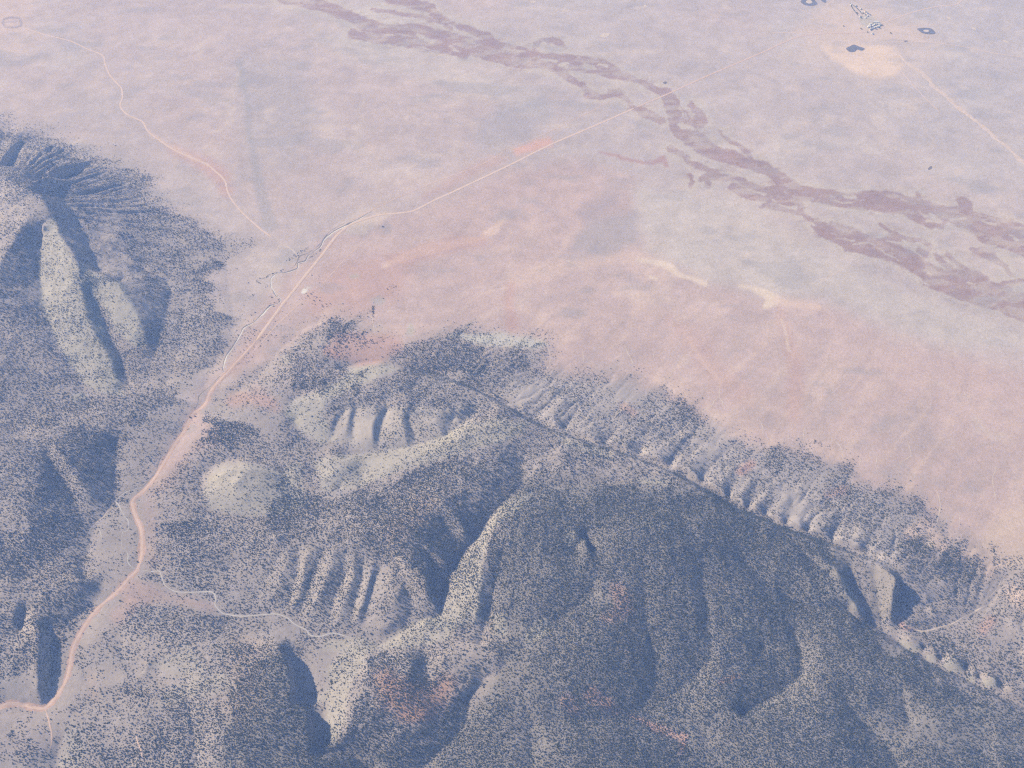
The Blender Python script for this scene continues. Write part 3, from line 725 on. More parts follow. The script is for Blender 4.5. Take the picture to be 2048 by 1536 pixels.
FX, FY = FXW, FYW
grow(WOODM, 0.55)
for poly, v, so in [
 # left mountain
 ([(-200,250),(60,262),(150,300),(250,325),(300,370),(250,390),(150,400),(60,370),(-200,345)], 0.48, 10),
 ([(86,455),(100,425),(60,378),(-200,345),(-300,600),(0,520),(60,430)], 0.30, 10),
 ([(86,440),(110,440),(160,540),(180,640),(250,790),(180,790),(110,680),(78,560)], 0.34, 6),
 ([(195,560),(240,570),(296,690),(270,700),(230,650)], 0.2, 6),
 ([(110,390),(150,420),(190,520),(210,550),(165,545),(120,470)], 0.35, 6),
 ([(170,400),(230,410),(260,520),(300,600),(280,650),(240,570),(200,545)], 0.14, 12),
 ([(250,400),(330,430),(400,500),(430,560),(360,640),(320,700),(290,620),(280,500)], 0.50, 14),
 ([(400,590),(440,570),(440,540),(410,520),(380,560)], 0.92, 8),
 ([(300,690),(340,640),(440,620),(440,720),(390,780),(280,790),(240,720)], 0.50, 12),
 ([(450,470),(510,480),(500,510),(420,520)], 0.30, 8),
 ([(450,600),(520,560),(540,600),(510,640),(440,720),(420,740),(455,650)], 0.06, 8),
 ([(-200,540),(20,540),(60,680),(110,760),(240,790),(240,850),(-200,860)], 0.55, 14),
 # lower left
 ([(-400,860),(200,850),(250,900),(232,1000),(170,1060),(60,1150),(-400,1200)], 0.66, 14),
 ([(30,760),(180,770),(180,815),(20,815)], 0.45, 10),
 ([(-300,880),(50,880),(70,960),(50,1060),(-300,1060)], 0.50, 12),
 ([(240,1000),(270,1020),(275,1130),(230,1180),(150,1270),(120,1400),(95,1405),(135,1250),(210,1180),(175,1120),(180,1060)], 0.22, 9),
 ([(290,830),(385,800),(340,900),(290,960),(240,1000),(236,920)], 0.26, 9),
 ([(-200,1180),(210,1170),(140,1250),(90,1400),(-200,1400)], 0.60, 10),
 ([(0,1370),(70,1340),(85,1400),(0,1412)], 0.18, 8),
 ([(-200,1420),(95,1425),(110,1500),(105,1560),(-200,1560)], 0.34, 10),
 ([(-50,1430),(30,1430),(40,1560),(-50,1560)], 0.14, 10),
 ([(35,1440),(70,1450),(95,1536),(30,1536)], 0.55, 8),
 # corridor of the road
 ([(0,1405),(90,1405),(180,1210),(270,1120),(260,1000),(300,940),(400,780),(520,660),(640,520),(660,530),(560,680),(430,800),(380,880),(310,990),(300,1140),(240,1200),(180,1290),(140,1400),(90,1440),(100,1500),(80,1500),(70,1420),(0,1425)], 0.05, 7),
 ([(270,1150),(330,1170),(380,1190),(440,1215),(430,1235),(330,1205),(270,1210),(245,1280),(200,1260),(230,1190)], 0.08, 7),
 # east of the road, middle
 ([(430,800),(480,770),(600,760),(560,850),(500,860),(430,830)], 0.20, 10),
 ([(380,830),(440,835),(520,860),(600,890),(560,920),(440,900),(390,870)], 0.80, 8),
 ([(300,1000),(380,940),(400,1000),(380,1100),(320,1130)], 0.42, 10),
 ([(330,1050),(420,1040),(470,1060),(440,1140),(340,1130)], 0.75, 10),
 ([(480,880),(640,900),(620,930),(560,940),(440,920)], 0.60, 8),
 ([(405,985),(412,955),(440,928),(490,925),(560,940),(600,975),(560,1035),(480,1030),(420,1015)], 0.16, 9),
 ([(540,960),(600,975),(640,1010),(580,1030),(540,1010)], 0.40, 8),
 ([(480,650),(600,690),(600,740),(500,760),(460,760)], 0.16, 10),
 ([(555,700),(600,705),(650,760),(640,800),(600,790),(580,760)], 0.85, 8),
 ([(650,650),(700,655),(695,690),(655,690)], 0.95, 5),
 ([(700,690),(770,690),(780,720),(700,725)], 0.30, 6),
 ([(800,680),(900,680),(1000,700),(1080,710),(1090,740),(1000,770),(900,750),(810,725)], 0.72, 7),
 ([(900,662),(1000,685),(1060,700),(1000,712),(930,690)], 0.30, 5),
 ([(1040,700),(1092,700),(1085,735),(1060,740)], 0.20, 5),
 ([(585,800),(620,785),(660,800),(640,830),(680,880),(640,890),(600,860),(570,830)], 0.14, 6),
 ([(690,735),(760,728),(800,740),(780,752),(700,765)], 0.12, 5),
 ([(700,770),(800,750),(940,790),(960,810),(900,820),(720,805)], 0.66, 6),
 ([(640,815),(900,820),(930,845),(890,880),(740,905),(640,890)], 0.26, 5),
 ([(630,925),(680,912),(730,910),(720,950),(700,975),(640,980)], 0.30, 5),
 ([(700,910),(850,885),(930,845),(1000,830),(1050,850),(940,895),(800,940),(720,960)], 0.34, 5),
 # centre valley
 ([(560,970),(700,985),(800,950),(900,920),(1000,900),(1050,930),(1040,985),(980,1030),(930,1090),(890,1180),(820,1180),(760,1110),(600,1075),(540,1060)], 0.95, 10),
 ([(1050,860),(1200,905),(1320,940),(1380,975),(1250,980),(1060,985)], 0.66, 10),
 ([(1000,840),(1090,860),(1130,880),(1060,900),(1000,890)], 0.42, 8),
 # south spurs
 ([(490,1210),(530,1110),(580,1085),(700,1100),(800,1150),(820,1210),(720,1260),(600,1240)], 0.52, 8),
 ([(725,1285),(725,1250),(750,1232),(795,1228),(800,1270),(770,1290)], 0.14, 5),
 ([(420,1130),(500,1100),(510,1180),(480,1215),(440,1200)], 0.45, 8),
 ([(440,1225),(560,1235),(615,1268),(600,1285),(480,1280),(430,1250)], 0.45, 6),
 ([(555,1250),(600,1255),(590,1270),(555,1268)], 0.20, 4),
 # bright bank
 ([(1010,1000),(1060,985),(1040,1020),(980,1060),(965,1130),(960,1240),(900,1260),(840,1250),(880,1230),(900,1190),(910,1130),(950,1085),(975,1040)], 0.60, 6),
 ([(640,1300),(700,1278),(800,1270),(900,1240),(900,1280),(860,1295),(760,1305),(700,1310),(672,1320)], 0.34, 5),
 # east forest
 ([(1060,985),(1380,975),(1440,1000),(1560,1060),(1680,1100),(1680,1180),(1740,1260),(1900,1380),(2100,1440),(2100,1700),(900,1700),(870,1510),(940,1420),(1010,1340),(960,1290),(985,1200),(980,1080)], 0.97, 10),
 ([(1480,1060),(1560,1075),(1670,1120),(1660,1190),(1560,1180),(1490,1120)], 1.0, 8),
 ([(1760,1320),(1900,1380),(2100,1440),(2100,1600),(1700,1600),(1700,1400)], 0.92, 14),
 # canyon plateau and red hill
 ([(430,1290),(570,1290),(620,1420),(620,1500),(750,1540),(750,1700),(430,1700),(440,1480),(470,1380)], 0.96, 12),
 ([(730,1310),(860,1290),(960,1330),(940,1430),(860,1530),(780,1530),(700,1500),(700,1420),(720,1360)], 0.90, 10),
 ([(770,1380),(860,1390),(890,1370),(890,1420),(830,1460),(770,1430)], 0.62, 8),
 ([(660,1320),(720,1305),(700,1400),(690,1480),(650,1480),(655,1400)], 0.58, 8),
 ([(574,1300),(660,1300),(650,1400),(620,1415),(584,1412)], 0.22, 4), ([(624,1425),(655,1425),(655,1490),(628,1490)], 0.3, 4),
 # bottom left
 ([(140,1420),(250,1390),(430,1400),(460,1560),(110,1560)], 0.62, 12),
 ([(230,1300),(420,1250),(440,1330),(400,1400),(250,1390)], 0.60, 12),
 ([(280,1310),(380,1290),(390,1350),(320,1350)], 0.38, 8),
 ([(240,1210),(330,1205),(420,1240),(400,1270),(250,1280)], 0.55, 8),
 ([(150,1290),(230,1300),(230,1400),(150,1400)], 0.38, 8),
 ([(110,1430),(140,1420),(130,1470),(120,1536),(105,1536)], 0.15, 6),
 # hogback
 ([(1000,740),(1100,745),(1250,745),(1350,800),(1330,820),(1150,790),(1020,775)], 0.34, 10),
 ([(1000,780),(1130,790),(1300,835),(1450,900),(1600,980),(1700,1060),(1640,1075),(1480,1005),(1300,915),(1100,840)], 0.40, 9),
 ([(1560,900),(1680,940),(1850,1010),(1900,1060),(1780,1120),(1650,1060),(1580,980)], 0.46, 9),
 ([(1700,1100),(1900,1080),(1960,1140),(1900,1200),(1850,1190),(1790,1150)], 0.72, 8),
 ([(1840,1050),(1880,1060),(1880,1100),(1840,1110)], 0.30, 6),
 ([(1800,1180),(1960,1140),(2100,1140),(2100,1400),(1900,1320),(1800,1260)], 0.62, 8),
 ([(1975,1085),(2048,1112),(2048,1160),(1990,1130)], 0.80, 5),
 ([(1660,1090),(1690,1110),(1730,1225),(1700,1220),(1680,1180)], 0.50, 5),
 ([(1740,940),(1850,960),(1880,1010),(1860,1020),(1780,980)], 0.05, 8),
 ]:
    grow(area_mask([tuple(p) for p in poly], so), v)
for poly in [[(1795,1290),(1800,1276),(1840,1288),(1832,1304)],[(1885,1330),(1900,1315),(1930,1325),(1925,1345)],[(1930,1350),(1945,1345),(1952,1365),(1935,1365)],[(1962,1360),(1990,1355),(2002,1375),(1970,1375)],[(1845,1310),(1870,1308),(1872,1325),(1850,1322)]]:
    grow(area_mask(poly, 3), 0.06)
for pts, v, so in [([(752,600,6),(762,606,5)], 0.30, 4), ([(615,585,3),(640,600,10),(660,620,10)], 0.16, 6), ([(780,580,8),(800,590,5)], 0.10, 4),
                   ([(1290,800,6),(1270,830,6)], 0.25, 8), ([(1690,895,5),(1560,880,8)], 0.3, 6), ([(400,450,6),(470,470,6),(500,480,5)], 0.25, 6),
                   ([(1060,1130,6),(1000,1160,4)], 0.9, 8), ([(745,622,2),(748,640,2)], 0.8, 2), ([(660,640,2),(662,625,1.5)], 0.5, 2),
                   ([(640,500,1.5),(612,518,1.5),(590,530,2),(562,545,1.5),(538,560,1.5),(543,588,1.5),(555,602,1.5),(533,616,1.5),(507,642,1.5),(484,657,1.8),(474,675,1.8),(462,692,1.8),(450,708,1.8),(442,725,1.8),(440,745,1.8),(420,768,1.5),(402,785,1.5),(392,802,1.8),(380,822,2)], 0.75, 1.5),
                   ([(318,905,1.5),(310,940,1.5),(296,965,1.5),(262,984,1.5),(228,1002,2),(212,1020,2),(195,1040,2),(178,1056,2),(168,1085,2)], 0.85, 2),
                   ([(1765,1150,18),(1765,1190,20),(1770,1230,12)], 0.85, 6)]:
    grow(stroke_mask(pts, so), v)

dens *= sstep(0.02, 0.85, area_mask(WOOD, 26)) + (1 - sstep(0.02, 0.2, area_mask(WOOD, 30)))
dens = np.maximum(dens, 0.17 * sstep(0.0, 0.6, area_mask(WOOD, 55)) * (1 - sstep(0, 0.5, area_mask([(0,1405),(90,1405),(180,1210),(270,1120),(260,1000),(300,940),(400,780),(520,660),(640,520),(660,530),(560,680),(430,800),(380,880),(310,990),(300,1140),(240,1200),(180,1290),(140,1400),(90,1440)], 12))))
# ------------------------------------------------------------------ materials
def new_mat(name):
    m = bpy.data.materials.new(name); m.use_nodes = True
    nt = m.node_tree; b = nt.nodes["Principled BSDF"]
    b.inputs["Roughness"].default_value = 0.95
    b.inputs["Specular IOR Level"].default_value = 0.1
    return m, nt, b

def earth_mat(name, col=None, attr=None, s1=9.0, s2=2.2, amt=0.22, bump=0.6, shrub=0.0):
    m, nt, b = new_mat(name)
    tc = nt.nodes.new("ShaderNodeTexCoord")
    na = nt.nodes.new("ShaderNodeTexNoise"); na.inputs["Scale"].default_value = 1.0 / s1; na.inputs["Detail"].default_value = 4
    nb = nt.nodes.new("ShaderNodeTexNoise"); nb.inputs["Scale"].default_value = 1.0 / s2; nb.inputs["Detail"].default_value = 2
    nt.links.new(tc.outputs["Object"], na.inputs["Vector"]); nt.links.new(tc.outputs["Object"], nb.inputs["Vector"])
    ad = nt.nodes.new("ShaderNodeMath"); ad.operation = 'ADD'
    nt.links.new(na.outputs["Fac"], ad.inputs[0]); nt.links.new(nb.outputs["Fac"], ad.inputs[1])
    mr = nt.nodes.new("ShaderNodeMapRange")
    mr.inputs["From Min"].default_value = 0.6; mr.inputs["From Max"].default_value = 1.4
    mr.inputs["To Min"].default_value = 1 - amt; mr.inputs["To Max"].default_value = 1 + amt
    nt.links.new(ad.outputs[0], mr.inputs["Value"])
    fac = mr.outputs[0]
    if shrub:                                     # low sagebrush and stones: dark specks on the soil
        vo = nt.nodes.new("ShaderNodeTexVoronoi"); vo.inputs["Scale"].default_value = 0.22; vo.inputs["Randomness"].default_value = 1.0
        nt.links.new(tc.outputs["Object"], vo.inputs["Vector"])
        n3_ = nt.nodes.new("ShaderNodeTexNoise"); n3_.inputs["Scale"].default_value = 0.012; n3_.inputs["Detail"].default_value = 3
        nt.links.new(tc.outputs["Object"], n3_.inputs["Vector"])
        rad = nt.nodes.new("ShaderNodeMapRange"); rad.inputs["From Min"].default_value = 0.35; rad.inputs["From Max"].default_value = 0.7
        rad.inputs["To Min"].default_value = 0.12; rad.inputs["To Max"].default_value = 0.42; nt.links.new(n3_.outputs["Fac"], rad.inputs["Value"])
        lt = nt.nodes.new("ShaderNodeMath"); lt.operation = 'LESS_THAN'
        nt.links.new(vo.outputs["Distance"], lt.inputs[0]); nt.links.new(rad.outputs[0], lt.inputs[1])
        dk = nt.nodes.new("ShaderNodeMath"); dk.operation = 'MULTIPLY_ADD'; dk.inputs[1].default_value = -shrub; dk.inputs[2].default_value = 1.0
        nt.links.new(lt.outputs[0], dk.inputs[0])
        mu = nt.nodes.new("ShaderNodeMath"); mu.operation = 'MULTIPLY'
        nt.links.new(fac, mu.inputs[0]); nt.links.new(dk.outputs[0], mu.inputs[1]); fac = mu.outputs[0]
    vm = nt.nodes.new("ShaderNodeVectorMath"); vm.operation = 'SCALE'
    if attr:
        at = nt.nodes.new("ShaderNodeAttribute"); at.attribute_name = attr
        nt.links.new(at.outputs["Color"], vm.inputs[0])
    else:
        vm.inputs[0].default_value = col
    nt.links.new(fac, vm.inputs["Scale"])
    nt.links.new(vm.outputs[0], b.inputs["Base Color"])
    bp = nt.nodes.new("ShaderNodeBump"); bp.inputs["Strength"].default_value = bump; bp.inputs["Distance"].default_value = 0.8
    nt.links.new(ad.outputs[0], bp.inputs["Height"]); nt.links.new(bp.outputs[0], b.inputs["Normal"])
    return m

M_GROUND = earth_mat("desert_soil", attr="soil", amt=0.18, bump=0.6, shrub=0.13)
M_ROAD = earth_mat("red_dirt_road", col=(0.49, 0.365, 0.30), s1=14, s2=3, amt=0.12, bump=0.2)
M_PALEROAD = earth_mat("pale_dirt_road", col=(0.53, 0.41, 0.34), s1=14, s2=3, amt=0.12, bump=0.2)
M_TRACK = earth_mat("worn_track", col=(0.50, 0.37, 0.30), s1=12, s2=3, amt=0.15, bump=0.2)
M_FARTRACK = earth_mat("pale_wide_track", col=(0.50, 0.405, 0.345), s1=16, s2=4, amt=0.2, bump=0.2)
M_SHOULDER = earth_mat("road_shoulder", col=(0.40, 0.28, 0.225), s1=16, s2=4, amt=0.25, bump=0.3)
M_WASH = earth_mat("white_wash_sand", col=(0.43, 0.41, 0.39), s1=8, s2=2, amt=0.2, bump=0.3)
M_WASHB = earth_mat("bright_wash_sand", col=(0.62, 0.59, 0.55), s1=8, s2=2, amt=0.25, bump=0.3)
M_GULLY = earth_mat("pale_gully_sand", col=(0.50, 0.42, 0.35), s1=8, s2=2, amt=0.2, bump=0.3)

def mesh_obj(name, verts, faces, mat, parent=None, smooth=False, link=True):
    me = bpy.data.meshes.new(name)
    verts = np.asarray(verts, np.float32)
    if isinstance(faces, np.ndarray):
        n, k = faces.shape
        me.vertices.add(len(verts)); me.vertices.foreach_set("co", verts.ravel())
        me.loops.add(n * k); me.loops.foreach_set("vertex_index", faces.astype(np.int32).ravel())
        me.polygons.add(n); me.polygons.foreach_set("loop_start", (np.arange(n) * k).astype(np.int32))
        me.update(calc_edges=True)
    else:
        me.from_pydata([tuple(map(float, v)) for v in verts], [], faces); me.update()
    if smooth: me.polygons.foreach_set("use_smooth", np.ones(len(me.polygons), bool))
    for m in (mat if isinstance(mat, list) else [mat]): me.materials.append(m)
    o = bpy.data.objects.new(name, me)
    if link: COL.objects.link(o)
    if parent: o.parent = parent
    return o

def tag(o, label=None, cat=None, group=None, kind=None):
    if label: o["label"] = label
    if cat: o["category"] = cat
    if group: o["group"] = group
    if kind: o["kind"] = kind
    return o

# ------------------------------------------------------------------ ground
idx = (np.arange(NX)[:, None] * NY + np.arange(NY)[None, :])
fa = np.stack([idx[:-1, :-1], idx[1:, :-1], idx[1:, 1:], idx[:-1, 1:]], -1).reshape(-1, 4)
ground = mesh_obj("ground", np.stack([GX, GY, GZ], -1).reshape(-1, 3), fa, M_GROUND, smooth=True)
ca = ground.data.color_attributes.new("soil", 'FLOAT_COLOR', 'POINT')
ca.data.foreach_set("color", np.concatenate([soil, np.ones((len(soil), 1), np.float32)], 1).astype(np.float32).ravel())
tag(ground, kind="structure")

def sample(G, X, Y):
    X = np.atleast_1d(np.asarray(X, float)); Y = np.atleast_1d(np.asarray(Y, float))
    i = np.clip(np.searchsorted(gx, X) - 1, 0, NX - 2); j = np.clip(np.searchsorted(gy, Y) - 1, 0, NY - 2)
    tx = np.clip((X - gx[i]) / (gx[i + 1] - gx[i]), 0, 1); ty = np.clip((Y - gy[j]) / (gy[j + 1] - gy[j]), 0, 1)
    return G[i, j] * (1 - tx) * (1 - ty) + G[i + 1, j] * tx * (1 - ty) + G[i, j + 1] * (1 - tx) * ty + G[i + 1, j + 1] * tx * ty

def on_ground(px, py):
    z = 0.0
    for _ in range(12):
        x, y, _z = P(px, py, z)
        z = 0.5 * z + 0.5 * float(sample(GZ, x, y)[0])
    x, y, _z = P(px, py, z)
    return x, y, float(sample(GZ, x, y)[0])

# ------------------------------------------------------------------ ribbons: roads, tracks, washes
TREE_FREE = []
def ribbon(name, pts, width, mat, lift, wob=0.0, clear=0.0, step=4.0, edge=0.0, dash=None):
    w = np.array([on_ground(*p)[:2] for p in pts])
    pp = np.concatenate([[2 * w[0] - w[1]], w, [2 * w[-1] - w[-2]]])
    out = []
    for k in range(1, len(pp) - 2):
        p0, p1, p2, p3 = pp[k - 1], pp[k], pp[k + 1], pp[k + 2]
        n = max(2, int(np.linalg.norm(p2 - p1) / step))
        for t in np.arange(n) / n:
            out.append(0.5 * ((2 * p1) + (-p0 + p2) * t + (2 * p0 - 5 * p1 + 4 * p2 - p3) * t * t + (-p0 + 3 * p1 - 3 * p2 + p3) * t ** 3))
    out.append(pp[-2]); out = np.array(out)
    tg = np.gradient(out, axis=0); tg /= np.linalg.norm(tg, axis=1)[:, None] + 1e-9
    nr = np.stack([-tg[:, 1], tg[:, 0]], 1)
    s = np.arange(len(out)) * step
    sd = abs(hash(name)) % 7 if False else len(pts)
    out = out + nr * (fbm(s, s * 0 + sd * 31.0, 45, 3, 1) * wob)[:, None]
    hw = width * 0.5 * (1 + edge * fbm(s, s * 0 + 7.0 * sd, 26, 3, 3))
    if dash is not None:
        hw = hw * np.clip(0.55 + 1.6 * fbm(s, s * 0 + 3.0 * sd, dash, 2, 5), 0.5, 1.2)
    taper = np.minimum(1, np.minimum(s + 4, s[::-1] + 4) / 30.0)
    hw = np.maximum(hw * taper, 0.3)
    K = 4 if width > 5 else 2
    rows = []
    for q in np.linspace(-1, 1, K + 1):
        e = out + nr * (hw * q)[:, None]
        rows.append(np.stack([e[:, 0], e[:, 1], sample(GZ, e[:, 0], e[:, 1]) + lift - (0.25 if abs(q) == 1 else 0)], 1))
    V = np.stack(rows, 1); n = len(out)
    ii = np.arange(n)[:, None] * (K + 1) + np.arange(K + 1)[None, :]
    fc = np.stack([ii[:-1, :-1], ii[:-1, 1:], ii[1:, 1:], ii[1:, :-1]], -1).reshape(-1, 4)
    if clear: TREE_FREE.append((out[::2], clear))
    o = mesh_obj(name, V.reshape(-1, 3), fc[:, ::-1].copy(), mat, smooth=True)
    return tag(o, kind="structure")

LOW = [(-60,1432),(0,1413),(25,1407),(50,1410),(70,1415),(88,1416),(105,1402),(125,1377),(136,1350),(142,1322),(148,1295),(158,1272),(172,1248),(190,1222),(215,1200),(240,1178),(262,1153),(276,1138),(283,1110),(284,1080),(281,1055),(272,1035),(265,1012),(268,998),(290,978),(310,955),(325,930),(340,905),(352,885),(365,867),(378,842),(388,826),(403,816),(413,803),(420,785),(432,768),(452,748),(482,715),(512,682)]
MID = [(512,682),(535,650),(560,615),(585,584),(610,552),(640,515),(665,481),(680,465),(700,450),(730,438),(760,430),(790,427),(828,421),(870,400),(912,381),(965,356),(1024,328),(1100,290),(1200,247),(1270,216)]
FAR = [(1270,216),(1340,186),(1410,154),(1480,124),(1536,100),(1565,86),(1600,73),(1650,67),(1705,66),(1735,64)]
ribbon("dirt_road_shoulder", LOW, 17, M_SHOULDER, 0.25, 3, 0, edge=0.8)
ribbon("dirt_road", LOW, 8.2, M_ROAD, 0.5, 1.5, 11, edge=0.12)
ribbon("dirt_road_shoulder", MID[:9], 15, M_SHOULDER, 0.25, 3, 0, edge=0.8)
ribbon("dirt_road", MID, 10, M_PALEROAD, 0.5, 0.6, 9, edge=0.12)
ribbon("dirt_road", FAR, 8.5, M_TRACK, 0.5, 0.6, 8, edge=0.1)
ribbon("dirt_road", [(1760,48),(1790,38),(1812,29),(1850,18),(1882,12),(1912,9),(1924,0),(1930,-12)], 7, M_PALEROAD, 0.5, 1, 8, edge=0.1)
ribbon("dirt_road", [(36,54),(60,60),(100,72),(140,82),(175,98),(205,111),(211,130),(220,150),(235,167),(243,177),(245,195),(241,212),(255,229),(285,244),(296,262),(320,281),(345,298),(375,312),(412,328),(430,342),(449,360),(456,384),(470,408),(490,430),(512,450),(528,463),(545,476)], 7.5, M_PALEROAD, 0.5, 1, 8, edge=0.15)
for pts, w in [([(90,1418),(97,1440),(103,1470),(101,1498)], 4), ([(270,1460),(272,1470),(275,1484),(282,1502),(285,1522)], 3.4),
               ([(745,471),(720,490),(690,518),(672,538),(640,575)], 4), ([(1010,300),(1075,275),(1175,226),(1210,207),(1245,190)], 3.5),
               ([(612,595),(580,625),(548,655),(520,690)], 4.5), ([(700,442),(790,398),(870,364),(960,330),(1010,302)], 4.5),
               ([(1655,60),(1600,65),(1540,66)], 6), ([(1700,58),(1660,42),(1620,26),(1590,16)], 5), ([(1765,56),(1830,51),(1880,49)], 5), ([(1770,84),(1850,84),(1920,92),(1990,106),(2060,116)], 5),
               ([(1800,140),(1840,185),(1880,225)], 4), ([(1640,25),(1655,10),(1680,-10)], 5), ([(1395,330),(1440,300),(1500,268),(1530,200)], 0)]:
    if w: ribbon("worn_track", pts, w, M_TRACK if pts[0][1] > 200 else M_PALEROAD, 0.4, 2, 4, edge=0.3)
ribbon("worn_track", [(1785,96),(1812,122),(1850,152),(1870,175),(1895,196),(1930,224),(1960,248),(1990,274),(2020,300),(2070,345)], 21, M_FARTRACK, 0.35, 7, 0, edge=0.9)
# dry washes
M_BANK_SHADE = earth_mat("painted_bank_shade", col=(0.17, 0.15, 0.15), s1=7, s2=2, amt=0.35, bump=0.6)  # flat dark strips: cut-bank shadow and shrubs painted along the washes
W1 = [(745,424),(720,438),(690,452),(668,463),(655,474),(647,484),(639,496),(628,505),(617,512),(611,522),(597,527),(594,538),(572,546),(557,547),(544,557),(543,568),(549,587),(561,599),(558,607),(539,614),(524,630),(511,644),(490,656),(482,671),(472,686),(457,706),(450,721),(447,736),(450,745)]
ribbon("creek_bank_shade", [(x - 1.5, y - 1.0) for x, y in W1], 6.5, M_BANK_SHADE, 0.2, 3, 5, edge=1.0, step=3, dash=50)
ribbon("creek_bank_shade", [(690,446),(660,462),(640,488),(618,505),(600,512),(594,524),(585,535),(570,541)], 5, M_BANK_SHADE, 0.2, 3, 5, edge=1.0, step=3, dash=30)
ribbon("creek_bank_shade", [(440,752),(424,770),(409,783),(399,793),(396,806),(388,820),(375,845)], 4.5, M_BANK_SHADE, 0.2, 2, 5, edge=0.8, step=3)
ribbon("creek_bank_shade", [(330,896),(318,922),(314,940),(299,960),(286,972),(268,977),(248,984),(236,994),(226,1005),(214,1020),(204,1034),(190,1046),(178,1060),(168,1085)], 5, M_BANK_SHADE, 0.2, 2, 5, edge=1.0, step=3, dash=30)
ribbon("dry_wash", [(745,424),(720,438),(690,452),(668,463),(655,474),(647,484),(639,496),(628,505),(617,512),(611,522),(597,527),(594,538),(572,546),(557,547),(544,557),(543,568),(549,587),(561,599),(558,607),(539,614),(524,630),(511,644),(490,656),(482,671),(472,686),(457,706),(450,721),(447,736),(450,745)], 3.8, M_WASHB, 0.35, 5, 5, edge=0.9, step=3, dash=60)
ribbon("dry_wash", [(440,752),(425,770),(410,783),(400,793),(397,806),(390,818)], 2.0, M_GULLY, 0.35, 1, 4, edge=0.5, step=3)
ribbon("dry_wash", [(318,925),(315,938),(300,960),(288,973),(270,978),(250,985),(238,995),(232,1002),(236,1009),(242,1020),(250,1033),(257,1041),(258,1052),(255,1061),(246,1065),(244,1080),(244,1095),(252,1103),(256,1112),(255,1123),(262,1134),(272,1138)], 3.0, M_WASH, 0.35, 3, 5, edge=0.9, step=3, dash=30)
ribbon("dry_wash", [(284,1139),(300,1143),(318,1142),(323,1153),(330,1170),(340,1178),(355,1184),(375,1185),(400,1185),(425,1185),(432,1197),(431,1210),(442,1224),(460,1230),(480,1232),(510,1231),(550,1228),(572,1234),(588,1247),(612,1260),(620,1270),(637,1273),(662,1267),(685,1271),(707,1277)], 2.8, M_WASH, 0.35, 2, 5, edge=0.5, step=3)
ribbon("dry_wash", [(707,1277),(703,1288),(690,1293)], 2.5, M_GULLY, 0.35, 2, 4, edge=0.5, step=3)
ribbon("dry_wash", [(228,1003),(215,1022),(205,1035),(192,1046),(180,1060)], 2.4, M_GULLY, 0.35, 2, 4, edge=0.6, step=3, dash=20)
ribbon("dry_wash", [(196,1056),(201,1064),(203,1080)], 2.4, M_WASH, 0.35, 1, 4, edge=0.5, step=3)
ribbon("dry_wash", [(2006,1157),(1993,1180),(1972,1198),(1974,1210),(1937,1231),(1911,1244),(1887,1252),(1850,1262),(1820,1255)], 2.2, M_GULLY, 0.35, 3, 5, edge=0.8, step=3, dash=40)
for pts in [[(1439,768),(1439,793),(1445,805),(1448,815)], [(1439,795),(1428,802),(1424,810),(1399,826)], [(1250,690),(1254,703),(1264,722),(1263,733)], [(1246,672),(1245,685)],
            [(1381,745),(1380,768)], [(1520,838),(1526,860),(1527,872)], [(1668,880),(1683,898),(1686,922)], [(1873,978),(1879,1000),(1880,1015),(1873,1048)], [(1918,1020),(1919,1055)],
            [(1757,908),(1752,925),(1754,945)], [(1718,905),(1720,925),(1716,940)], [(1576,862),(1577,880)], [(1609,850),(1606,885)], [(1800,925),(1822,910),(1815,880)],
            [(1995,930),(1985,960),(1992,1000)], [(1320,792),(1308,810)], [(1195,555),(1150,528),(1115,516)], [(1310,700),(1305,720)],
            [(738,626),(745,640),(747,660)], [(1165,700),(1168,730)], [(1095,690),(1100,720),(1090,745)], [(870,700),(862,712)]]:
    ribbon("dry_gully", pts, 3.6, M_GULLY, 0.3, 3, 4, edge=0.8, step=3, dash=22)
ribbon("dry_gully", [(597,519),(590,505),(575,494),(560,490),(556,498),(560,506)], 3.5, M_GULLY, 0.3, 1, 4, edge=0.4, step=3)

# ------------------------------------------------------------------ ponds
mw, nt, b = new_mat("stock_pond_water")
b.inputs["Base Color"].default_value = (0.13, 0.115, 0.125, 1); b.inputs["Roughness"].default_value = 0.3; b.inputs["Specular IOR Level"].default_value = 0.5
nz = nt.nodes.new("ShaderNodeTexNoise"); nz.inputs["Scale"].default_value = 0.6
bp = nt.nodes.new("ShaderNodeBump"); bp.inputs["Strength"].default_value = 0.15; bp.inputs["Distance"].default_value = 0.1
nt.links.new(nz.outputs["Fac"], bp.inputs["Height"]); nt.links.new(bp.outputs[0], b.inputs["Normal"])
M_MUD = earth_mat("pond_mud", col=(0.16, 0.13, 0.12), s1=8, s2=2, amt=0.2)

